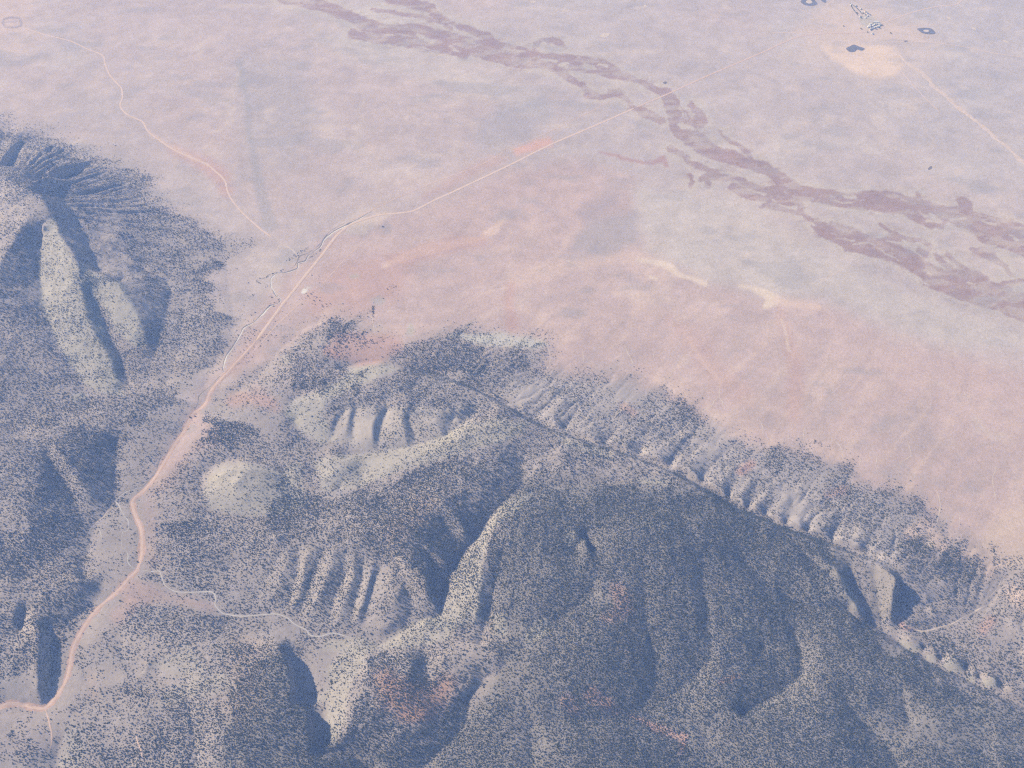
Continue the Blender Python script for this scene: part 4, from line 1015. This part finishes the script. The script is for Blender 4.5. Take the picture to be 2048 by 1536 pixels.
def flat_area(name, poly, z_lift, mat, grow_=1.0, hole=None):
    cxp = sum(p[0] for p in poly) / len(poly); cyp = sum(p[1] for p in poly) / len(poly)
    x0, y0, z0 = on_ground(cxp, cyp)
    def ring(pl, g):
        out = []
        n = len(pl)
        for k in range(n):
            p0, p1, p2, p3 = pl[k - 1], pl[k], pl[(k + 1) % n], pl[(k + 2) % n]
            for t in (0, 0.25, 0.5, 0.75):
                q = [0.5 * ((2 * p1[a]) + (-p0[a] + p2[a]) * t + (2 * p0[a] - 5 * p1[a] + 4 * p2[a] - p3[a]) * t * t + (-p0[a] + 3 * p1[a] - 3 * p2[a] + p3[a]) * t ** 3) for a in (0, 1)]
                q = [cxp + (q[0] - cxp) * g, cyp + (q[1] - cyp) * g]
                X, Y, _ = P(q[0], q[1], z0)
                out.append((X, Y, z0 + z_lift))
        return out
    a = ring(poly, grow_)
    if hole:
        c = ring(hole, 1.0); n = len(a)
        V = a + c
        Fc = [(k, (k + 1) % n, n + (k + 1) % n, n + k) for k in range(n)]
    else:
        V = a; Fc = [tuple(range(len(a)))]
    o = mesh_obj(name, V, Fc, mat)
    if o.data.polygons[0].normal.z < 0: o.data.flip_normals()
    return tag(o, kind="structure")

PONDS = [([(1694,97),(1701,93),(1708,90),(1716,93),(1727,97),(1722,101),(1714,99),(1709,103),(1700,103)], None),
         ([(1836,58),(1846,56.5),(1859,57),(1866,61),(1869,67),(1858,68),(1846,66),(1840,62)], [(1846,61),(1850,59.5),(1856,59.5),(1858,61),(1858,63),(1854,64.5),(1850,64),(1847,62.5)]),
         ([(1603,3),(1609,-2),(1624,-3),(1629,2),(1633,8),(1622,11),(1612,10),(1606,7)], [(1611,3),(1614,0.5),(1621,0),(1624,2.5),(1625,5),(1620,7.5),(1615,7),(1612,5.5)]),
         ([(1640,-4),(1646,-4),(1652,2),(1650,5),(1644,2)], None)]
for pl, hole in PONDS:
    flat_area("pond_bank", pl, 0.35, M_MUD, 1.12, None)
    flat_area("pond", pl, 0.60, mw, 0.98, hole)
    if hole: flat_area("mud_flat", hole, 0.55, M_GULLY, 0.9)
for pl in [[(1326,165),(1332,163),(1334,166),(1329,168)], [(1808,82),(1813,81),(1816,83),(1810,84)], [(1856,337),(1862,332),(1864,336),(1858,340)]]:
    flat_area("damp_hollow", pl, 0.4, M_MUD, 1.0)
for pl in [[(1200,72),(1208,66),(1220,68),(1210,76)], [(2006,80),(2014,82),(2017,86),(2008,84)], [(1943,54),(1950,56),(1952,60),(1945,58)], [(1893,33),(1900,35),(1902,39),(1896,38)], [(1060,3),(1070,2),(1072,5),(1063,6)], [(1288,10),(1294,12),(1290,16)]]:
    flat_area("salt_pan", pl, 0.4, M_GULLY, 1.0)

# ------------------------------------------------------------------ trees
def leaf_mat(name, c1, c2):
    m, nt, b = new_mat(name)
    oi = nt.nodes.new("ShaderNodeObjectInfo"); cr = nt.nodes.new("ShaderNodeValToRGB")
    cr.color_ramp.elements[0].color = (*c1, 1); cr.color_ramp.elements[1].color = (*c2, 1)
    nt.links.new(oi.outputs["Random"], cr.inputs["Fac"]); nt.links.new(cr.outputs["Color"], b.inputs["Base Color"])
    return m
M_LEAF = leaf_mat("juniper_foliage", (0.042, 0.052, 0.040), (0.092, 0.102, 0.078))
M_BARK = earth_mat("juniper_bark", col=(0.16, 0.12, 0.09), s1=1, s2=0.3, bump=0.3)
M_LEAF2 = leaf_mat("cottonwood_foliage", (0.05, 0.07, 0.03), (0.07, 0.09, 0.04))

ICO = None
def ico():
    global ICO
    if ICO is None:
        bm = bmesh.new(); bmesh.ops.create_icosphere(bm, subdivisions=2, radius=1)
        ICO = (np.array([v.co[:] for v in bm.verts]), np.array([[v.index for v in f.verts] for f in bm.faces])); bm.free()
    return ICO

def crown_mesh(name, seed, h, w, leaves=150, mat=None):
    r = np.random.default_rng(seed)
    V = []; Fc = []; nv = 0
    iv, itf = ico()
    lobes = []
    for k in range(6):
        a = r.random() * 6.28; rad = w * 0.5 * r.uniform(0.1, 0.48); zz = h * r.uniform(0.38, 0.78)
        lobes.append((math.cos(a) * rad, math.sin(a) * rad, zz, w * 0.5 * r.uniform(0.42, 0.62), h * r.uniform(0.2, 0.3)))
    lobes.append((0, 0, h * 0.5, w * 0.36, h * 0.4))
    for (x, y, z, rx, rz) in lobes:
        v = iv * (1 + 0.22 * r.standard_normal((len(iv), 1)) * 0.8) * np.array([rx, rx, rz]) * 0.82 + np.array([x, y, z])
        keep = r.random(len(itf)) > 0.12
        V.append(v); Fc.append(itf[keep] + nv); nv += len(v)
    per = leaves
    for k in range(per):
        x, y, z, rx, rz = lobes[r.integers(len(lobes))]
        dr = r.standard_normal(3); dr /= np.linalg.norm(dr)
        c = np.array([x, y, z]) + dr * np.array([rx, rx, rz]) * r.uniform(0.8, 1.12)
        s = r.uniform(0.28, 0.55)
        a = r.standard_normal(3); a /= np.linalg.norm(a); b_ = np.cross(a, dr); b_ /= np.linalg.norm(b_) + 1e-6
        V.append(np.array([c + a * s, c + b_ * s * 0.8, c - a * s * 0.6 - b_ * s * 0.5])); Fc.append(np.array([[nv, nv + 1, nv + 2]])); nv += 3
    V = np.concatenate(V); V[:, 2] = np.maximum(V[:, 2], 0.25)
    return mesh_obj(name, V, np.concatenate(Fc), mat or M_LEAF, link=False)

def trunk_mesh(name, seed, h):
    r = np.random.default_rng(seed)
    V = []; Fc = []
    def limb(p0, p1, r0, r1, n=6):
        b0 = len(V); p0 = np.array(p0); p1 = np.array(p1); dr = p1 - p0; dr = dr / np.linalg.norm(dr)
        u = np.cross(dr, (0.3, 0.9, 0.1)); u /= np.linalg.norm(u); w_ = np.cross(dr, u)
        mid = (p0 + p1) / 2 + u * 0.12 * np.linalg.norm(p1 - p0)
        for q, rr in ((p0, r0), (mid, (r0 + r1) / 2), (p1, r1)):
            for k in range(n):
                a = 2 * math.pi * k / n; V.append(q + (u * math.cos(a) + w_ * math.sin(a)) * rr)
        for s_ in range(2):
            for k in range(n):
                a0 = b0 + s_ * n + k; a1 = b0 + s_ * n + (k + 1) % n
                Fc.append((a0, a1, a1 + n, a0 + n))
        Fc.append(tuple(b0 + 2 * n + k for k in range(n)))
    limb((0, 0, -0.6), (0, 0, h * 0.5), 0.28, 0.16)
    for k in range(4):
        a = k * 1.57 + r.random(); limb((0, 0, h * 0.2 + 0.15 * k), (math.cos(a) * h * 0.28, math.sin(a) * h * 0.28, h * 0.62), 0.13, 0.05, 5)
    return mesh_obj(name, V, Fc, M_BARK, link=False)

VARS = [(2.7, 5.0), (3.2, 4.8), (2.4, 5.3), (3.6, 4.9), (2.2, 4.2)]
PROTO = [(crown_mesh("crown", 40 + i, h, w), trunk_mesh("trunk", 60 + i, h)) for i, (h, w) in enumerate(VARS)]

# candidate places on a jittered grid, thinned by the vegetation density
SP_T = 3.2
DG = np.clip(dens, 0, 1).reshape(NX, NY)
cx = np.arange(-2300, 2300, SP_T); cy = np.arange(960, 4300, SP_T)
TX, TY = np.meshgrid(cx, cy, indexing='ij')
TX = TX.ravel() + RNG.uniform(-0.48, 0.48, TX.size) * SP_T; TY = TY.ravel() + RNG.uniform(-0.48, 0.48, TY.size) * SP_T
TZ = sample(GZ, TX, TY); tqx, tqy = Q(TX, TY, TZ)
vis = (tqx > -160) & (tqx < 2208) & (tqy > 190) & (tqy < 1640)
TX, TY, TZ, tqx, tqy = TX[vis], TY[vis], TZ[vis], tqx[vis], tqy[vis]
td = sample(DG, TX, TY)
cl = fbm(TX, TY, 55, 2, 2) * 0.4 + fbm(TX, TY, 150, 2, 4) * 0.6
cl = cl + np.where(tqx < 450, fbm(TX * 0.25 + TY * 0.07, TY - TX * 0.06, 34, 3, 1), fbm(TX * 0.78 - TY * 0.62, (TX * 0.62 + TY * 0.78) * 0.25, 40, 2, 1)) * 0.7
gxz = (sample(GZ, TX + 6, TY) - sample(GZ, TX - 6, TY)) / 12.0            # east-falling slopes stay moister
td = np.clip(td + np.where(td > 0.6, fbm(TX, TY, 190, 3, 7) * 0.42 + 0.02, 0), 0, 1)
td = np.where(td < 0.85, td ** 1.25, td) 
td = td * (1 + 0.2 * np.clip(-gxz, -0.8, 0.8))
tde = np.clip(td + cl * 0.9 * np.clip(td * (1 - td) * 2.4, 0, 0.5), 0, 1) * 0.96
keep = (RNG.random(len(TX)) < tde) & (td > 0.012)
TX, TY, TZ, tqx, tqy, td = TX[keep], TY[keep], TZ[keep], tqx[keep], tqy[keep], td[keep]
# nothing grows on roads and wash beds
cell = {}
bad = np.zeros(len(TX), bool)
for out, cdist in TREE_FREE:
    x0, y0 = out.min(0) - cdist; x1, y1 = out.max(0) + cdist
    sel = np.nonzero((TX > x0) & (TX < x1) & (TY > y0) & (TY < y1))[0]
    for st in range(0, len(sel), 4000):
        ss = sel[st:st + 4000]
        dmin = np.full(len(ss), 1e9)
        for c0 in range(0, len(out), 400):
            o_ = out[c0:c0 + 400]
            dmin = np.minimum(dmin, np.min((TX[ss][:, None] - o_[None, :, 0]) ** 2 + (TY[ss][:, None] - o_[None, :, 1]) ** 2, axis=1))
        bad[ss] |= dmin < cdist ** 2 * 0.6
TX, TY, TZ, tqx, tqy, td = [a[~bad] for a in (TX, TY, TZ, tqx, tqy, td)]
NT = len(TX)
TS = np.clip(np.exp(RNG.normal(-0.04, 0.30, NT)), 0.42, 1.9) * 0.59 * (0.9 + 0.2 * td)
TR = RNG.random(NT) * 6.283; TI = RNG.integers(0, len(PROTO), NT)
dist = np.sqrt(TX ** 2 + TY ** 2 + (CAM_H - TZ) ** 2)
size = np.where((tqx > 4) & (tqx < 2044) & (tqy > 4) & (tqy < 1526), TS / dist, 0)
big = np.argsort(-size)[:288]
print("TREES", NT, "verts", NX * NY)

def tree_copy(i, x, y, z, s, rz, label, group):
    e = bpy.data.objects.new("juniper_tree", None); COL.objects.link(e)
    e.empty_display_size = 0.5
    e.location = (x, y, z); e.rotation_euler = (0, 0, rz); e.scale = (s, s, s)
    tag(e, label, "tree", group)
    for p in PROTO[i]:
        c = p.copy(); COL.objects.link(c); c.parent = e
    return e

def zone(x, y):
    rim = np.interp(x, [p[0] for p in RIM] + [2100], [p[1] for p in RIM] + [1430])
    if x < 450 and y < 820: return "juniper on the mountain and its foot at the upper left"
    if x < 420 and y < 1170: return "juniper on the hills and flats around the dirt road's middle bends"
    if x >= 900 and y < rim: return "juniper on the long gullied slope facing the plain"
    if x < 1000 and y < 1000: return "juniper around the pale ridges right of the dirt road"
    if x < 960 and y < 1290: return "juniper on the ribbed slopes above the pale winding wash"
    if x < 560: return "juniper in the open scrub of the lower left corner"
    if x < 1000: return "juniper on the red soiled hill beside the canyon"
    if y < 1330: return "juniper in the forest on the broad hill right of centre"
    return "juniper in the thick forest of the lower right corner"
for k in big:
    z_ = zone(tqx[k], tqy[k])
    tree_copy(int(TI[k]), TX[k], TY[k], TZ[k], float(TS[k]), float(TR[k]), "dark " + z_, z_.replace("juniper", "junipers", 1))
for (px, py, s, lab) in [(240,1202,1.4,"lone dark juniper on bare pink earth below the road bend"), (622,588,1.2,"small juniper just right of the white quarry patch"),
                         (380,835,1.5,"round juniper at the left edge of the red road's kink"), (390,833,1.4,"round juniper at the right edge of the red road's kink"),
                         (742,1268,1.5,"juniper on the bare round knoll beside the white wash"), (770,1262,1.3,"smaller juniper on the right side of the bare round knoll"),
                         (275,1124,1.3,"juniper standing between the red road and the white wash bend"), (1088,704,1.2,"juniper beside the pale gully at the woodland's upper edge"),
                         (362,748,1.1,"juniper at the edge of the valley flat above the road"), (505,590,1.1,"juniper alone on the grey flat left of the white wash")]:
    x, y, z = on_ground(px, py)
    tree_copy(1 if s < 1.3 else 0, x, y, z, s, px * 0.1, lab, None)

rest = np.setdiff1d(np.arange(NT), big)
pm = bpy.data.meshes.new("juniper_woodland")
pm.vertices.add(len(rest)); pm.vertices.foreach_set("co", np.stack([TX, TY, TZ], 1)[rest].astype(np.float32).ravel())
for nm, ty, val in (("tscale", 'FLOAT', TS[rest].astype(np.float32)), ("trot", 'FLOAT', TR[rest].astype(np.float32)), ("tidx", 'INT', TI[rest].astype(np.int32))):
    a = pm.attributes.new(nm, ty, 'POINT'); a.data.foreach_set("value", val)
pm.update()
wood = bpy.data.objects.new("juniper_woodland", pm); COL.objects.link(wood)
tag(wood, "dark junipers scattered over the hills from open scrub to dense forest", "woodland", None, "stuff")
pc = bpy.data.collections.new("juniper_kinds")
for i, (cr_, tr_) in enumerate(PROTO):
    pc.objects.link(cr_); cr_.name = "crown_kind_%d" % i
ng = bpy.data.node_groups.new("woodland", 'GeometryNodeTree')
ng.interface.new_socket("Geometry", in_out='INPUT', socket_type='NodeSocketGeometry')
ng.interface.new_socket("Geometry", in_out='OUTPUT', socket_type='NodeSocketGeometry')
N = ng.nodes; gi = N.new("NodeGroupInput"); go = N.new("NodeGroupOutput")
ci = N.new("GeometryNodeCollectionInfo"); ci.inputs["Collection"].default_value = pc; ci.inputs["Separate Children"].default_value = True; ci.inputs["Reset Children"].default_value = True
ip = N.new("GeometryNodeInstanceOnPoints"); ip.inputs["Pick Instance"].default_value = True
def attr(nm, ty):
    a = N.new("GeometryNodeInputNamedAttribute"); a.data_type = ty; a.inputs["Name"].default_value = nm
    return next(o_ for o_ in a.outputs if o_.name == "Attribute" and o_.enabled)
cm = N.new("ShaderNodeCombineXYZ")
ng.links.new(attr("trot", 'FLOAT'), cm.inputs["Z"])
ng.links.new(cm.outputs[0], ip.inputs["Rotation"]); ng.links.new(attr("tscale", 'FLOAT'), ip.inputs["Scale"])
ng.links.new(attr("tidx", 'INT'), ip.inputs["Instance Index"])
ng.links.new(gi.outputs[0], ip.inputs["Points"]); ng.links.new(ci.outputs[0], ip.inputs["Instance"]); ng.links.new(ip.outputs[0], go.inputs[0])
md = wood.modifiers.new("woodland", 'NODES'); md.node_group = ng

# ------------------------------------------------------------------ the village
M_WALL = earth_mat("plaster_wall", col=(0.62, 0.56, 0.48), s1=3, s2=0.6, amt=0.08, bump=0.1)
M_ROOFW = earth_mat("white_metal_roof", col=(0.52, 0.515, 0.51), s1=3, s2=0.6, amt=0.05, bump=0.1)
M_ROOFD = earth_mat("dark_shingle_roof", col=(0.10, 0.09, 0.09), s1=3, s2=0.6, amt=0.1, bump=0.1)
M_DOOR = earth_mat("painted_door", col=(0.15, 0.10, 0.08), s1=2, s2=0.6, amt=0.05, bump=0.1)
mg, ntg, bgm = new_mat("window_glass"); bgm.inputs["Base Color"].default_value = (0.03, 0.035, 0.045, 1); bgm.inputs["Roughness"].default_value = 0.1; bgm.inputs["Specular IOR Level"].default_value = 0.5
ntx = ntg.nodes.new("ShaderNodeTexNoise"); ntx.inputs["Scale"].default_value = 0.7
nbp = ntg.nodes.new("ShaderNodeBump"); nbp.inputs["Strength"].default_value = 0.05; ntg.links.new(ntx.outputs["Fac"], nbp.inputs["Height"]); ntg.links.new(nbp.outputs[0], bgm.inputs["Normal"])

def box(V, Fc, x0, x1, y0, y1, z0, z1):
    b0 = len(V)
    V += [(x0,y0,z0),(x1,y0,z0),(x1,y1,z0),(x0,y1,z0),(x0,y0,z1),(x1,y0,z1),(x1,y1,z1),(x0,y1,z1)]
    Fc += [(b0,b0+3,b0+2,b0+1),(b0+4,b0+5,b0+6,b0+7),(b0,b0+1,b0+5,b0+4),(b0+1,b0+2,b0+6,b0+5),(b0+2,b0+3,b0+7,b0+6),(b0+3,b0,b0+4,b0+7)]

HM = {}
def house_parts(l, w, h, dark, flat):
    key = (l, w, h, dark, flat)
    if key in HM: return HM[key]
    res = []
    V = []; Fc = []
    hx, hy = l / 2, w / 2; rz = h + (0.3 if flat else w * 0.26)
    V = [(-hx,-hy,-1),(hx,-hy,-1),(hx,hy,-1),(-hx,hy,-1),(-hx,-hy,h),(hx,-hy,h),(hx,hy,h),(-hx,hy,h)]
    Fc = [(0,1,5,4),(1,2,6,5),(2,3,7,6),(3,0,4,7)]
    if not flat:
        V += [(-hx,0,rz - 0.05),(hx,0,rz - 0.05)]; Fc += [(4,8,7),(5,6,9)]
    res.append(mesh_obj("wall", V, Fc, M_WALL, link=False))
    V = []; Fc = []; o = 0.45
    if flat:
        box(V, Fc, -hx - .15, hx + .15, -hy - .15, hy + .15, h + 0.003, h + 0.35)
    else:
        a = h - o * 0.52
        V = [(-hx-o,-hy-o,a),(hx+o,-hy-o,a),(hx+o,0,rz),(-hx-o,0,rz),(-hx-o,hy+o,a),(hx+o,hy+o,a),
             (-hx-o,-hy-o,a+.16),(hx+o,-hy-o,a+.16),(hx+o,0,rz+.16),(-hx-o,0,rz+.16),(-hx-o,hy+o,a+.16),(hx+o,hy+o,a+.16)]
        Fc = [(6,7,8,9),(9,8,11,10),(1,0,3,2),(5,2,3,4),(0,1,7,6),(4,10,11,5),(0,6,9,3),(3,9,10,4),(1,2,8,7),(2,5,11,8)]
    res.append(mesh_obj("roof", V, Fc, M_ROOFD if dark else M_ROOFW, link=False))
    V = []; Fc = []; box(V, Fc, -0.5, 0.5, -hy - 0.06, -hy + 0.04, 0.0, 2.05); res.append(mesh_obj("door", V, Fc, M_DOOR, link=False))
    for xx in (-l * 0.3, l * 0.3):
        V = []; Fc = []; box(V, Fc, xx - 0.6, xx + 0.6, -hy - 0.05, -hy + 0.04, 1.0, 2.1); res.append(mesh_obj("window", V, Fc, mg, link=False))
    HM[key] = res
    return res

def house(px, py, l, w, h, rot, label, group=None, dark=False, flat=False, name="house", cat="house"):
    x, y, z = on_ground(px, py)
    e = bpy.data.objects.new(name, None); COL.objects.link(e); e.location = (x, y, z); e.rotation_euler = (0, 0, rot)
    tag(e, label, cat, group)
    for p in house_parts(l, w, h, dark, flat):
        c = p.copy(); COL.objects.link(c); c.parent = e; c.name = p.name.split(".")[0]
    return e
def V_(x, y): return 1660 + x / 12.8, y / 12.8
UP = [(540,120),(655,158),(785,240),(820,325),(905,305),(948,345),(888,382),(958,412),(770,430),(905,455)]
for k, (x, y) in enumerate(UP):
    house(*V_(x, y), 9, 7.5, 3, 0.3 + 0.35 * (k % 4), "small white roofed house in the loose line above the village centre", "houses strung along the village's upper lane", flat=(k % 3 == 0))
LO = [(1040,622),(1012,658),(1185,622),(1105,662),(1160,700),(1205,698),(1030,690),(975,700),(1240,682),(1272,655),(1082,872),(1140,640),(1250,615),(1130,585)]
for k, (x, y) in enumerate(LO):
    house(*V_(x, y), 10, 8, 3.2, 0.2 + 0.4 * (k % 4), "white roofed house in the crowded centre of the village", "houses crowded in the village centre", flat=(k % 4 == 0))
house(*V_(1195,578), 19, 10, 4.5, 0.05, "largest white building at the top of the village centre", flat=True)
house(*V_(1075,738), 22, 8, 3.6, 0.45, "long white building along the lower edge of the village centre")
DK = [(1060,690),(850,358),(910,388),(1160,742),(1035,770)]
for k, (x, y) in enumerate(DK):
    house(*V_(x, y), 9, 8, 3, 0.9 * k, "dark roofed shed between the white houses of the village", "dark roofed sheds of the village", dark=True, name="shed", cat="shed")

TC = [(crown_mesh("crown", 90, 6.5, 8.0, 220, M_LEAF2), trunk_mesh("trunk", 91, 6.5))]
for k, (x, y, lab) in enumerate([(1325,655,"dark round tree at the right end of the village"), (1108,608,"tallest dark tree in the middle of the village centre"), (795,465,"dark tree at the lower end of the village's upper lane"),
                    (1020,385,"dark tree right of the village's upper lane"), (1265,728,"dark tree below the right end of the village centre"), (785,745,"dark tree at the lower left of the village"),
                    (1550,860,"dark bushy tree alone on bare ground right of the village"), (690,345,"dark tree left of the village's upper lane"), (965,835,"dark bushy tree at the lower tip of the village"), (345,678,"dark bushy tree on bare ground left of the village")]):
    px, py = V_(x, y); X, Y, Z = on_ground(px, py)
    e = bpy.data.objects.new("shade_tree", None); COL.objects.link(e); e.location = (X, Y, Z); e.rotation_euler = (0, 0, k); e.scale = (1, 1, 1)
    tag(e, lab, "tree", None)
    for p in TC[0]:
        c = p.copy(); COL.objects.link(c); c.parent = e
# long dark hedgerows of the village lane
for (pts, lab) in [([(510,80),(580,220),(680,350),(720,400)], "dark hedge along the left of the village's upper lane"), ([(600,150),(680,200),(760,290),(840,370)], "dark hedge along the right of the village's upper lane")]:
    Vh = []; Fh = []; r = np.random.default_rng(len(lab))
    for a, b_ in zip(pts[:-1], pts[1:]):
        pa = np.array(on_ground(*V_(*a))); pb = np.array(on_ground(*V_(*b_)))
        n = int(np.linalg.norm(pb - pa) / 2.5)
        for q in range(n):
            c = pa + (pb - pa) * (q / n); iv, itf = ico()
            v = iv * (1 + 0.25 * r.standard_normal((len(iv), 1))) * np.array([1.5, 1.5, 1.1]) * r.uniform(0.7, 1.2) + c + np.array([r.normal() * 0.6, r.normal() * 0.6, 0.9])
            Fh += [tuple(int(t) + len(Vh) for t in f) for f in itf]; Vh += [tuple(t) for t in v]
    tag(mesh_obj("hedge", Vh, Fh, M_LEAF2), lab, "hedge")

# steel water tank by the road bend: shell > lid, with an inlet pipe
x, y, z = on_ground(765.6, 453.5)
e = bpy.data.objects.new("water_tank", None); COL.objects.link(e); e.location = (x, y, z)
tag(e, "small dark round water tank below the bend of the red road", "water tank")
V = []; Fc = []; n = 24
for zz, rr in ((-0.5, 3.0), (2.6, 3.0), (2.6, 2.8), (0.4, 2.8)):
    for k in range(n): V.append((rr * math.cos(2 * math.pi * k / n), rr * math.sin(2 * math.pi * k / n), zz))
for s_ in range(3):
    for k in range(n): Fc.append((s_ * n + k, s_ * n + (k + 1) % n, (s_ + 1) * n + (k + 1) % n, (s_ + 1) * n + k))
mesh_obj("shell", V, Fc, M_ROOFD, e)
mesh_obj("water", [(2.79 * math.cos(2 * math.pi * k / n), 2.79 * math.sin(2 * math.pi * k / n), 2.2) for k in range(n)], [tuple(range(n))], mw, e)
V = []; Fc = []; box(V, Fc, 3.0, 3.2, -0.1, 0.1, -0.3, 2.8); box(V, Fc, 2.5, 2.998, -0.1, 0.1, 2.65, 2.8); mesh_obj("inlet_pipe", V, Fc, M_ROOFW, e)

# ------------------------------------------------------------------ haze: one box of even air round everything
S = 62000.0; zt = CAM_H + 40
zlow = float(GZ.min()) - 1.0
V = []; Fc = []; box(V, Fc, -S, S, -S, S, zlow, zt)
mh = bpy.data.materials.new("haze"); mh.use_nodes = True
nt = mh.node_tree; nt.nodes.clear()
out_ = nt.nodes.new("ShaderNodeOutputMaterial"); pv = nt.nodes.new("ShaderNodeVolumePrincipled")
pv.inputs["Color"].default_value = (*HAZE_COLOR, 1); pv.inputs["Absorption Color"].default_value = (1, 1, 1, 1); pv.inputs["Density"].default_value = HAZE_DENSITY; pv.inputs["Anisotropy"].default_value = 0.0
nt.links.new(pv.outputs[0], out_.inputs["Volume"])
if HAZE_DENSITY > 0:
    hz = mesh_obj("haze", V, Fc, mh); tag(hz, kind="stuff")
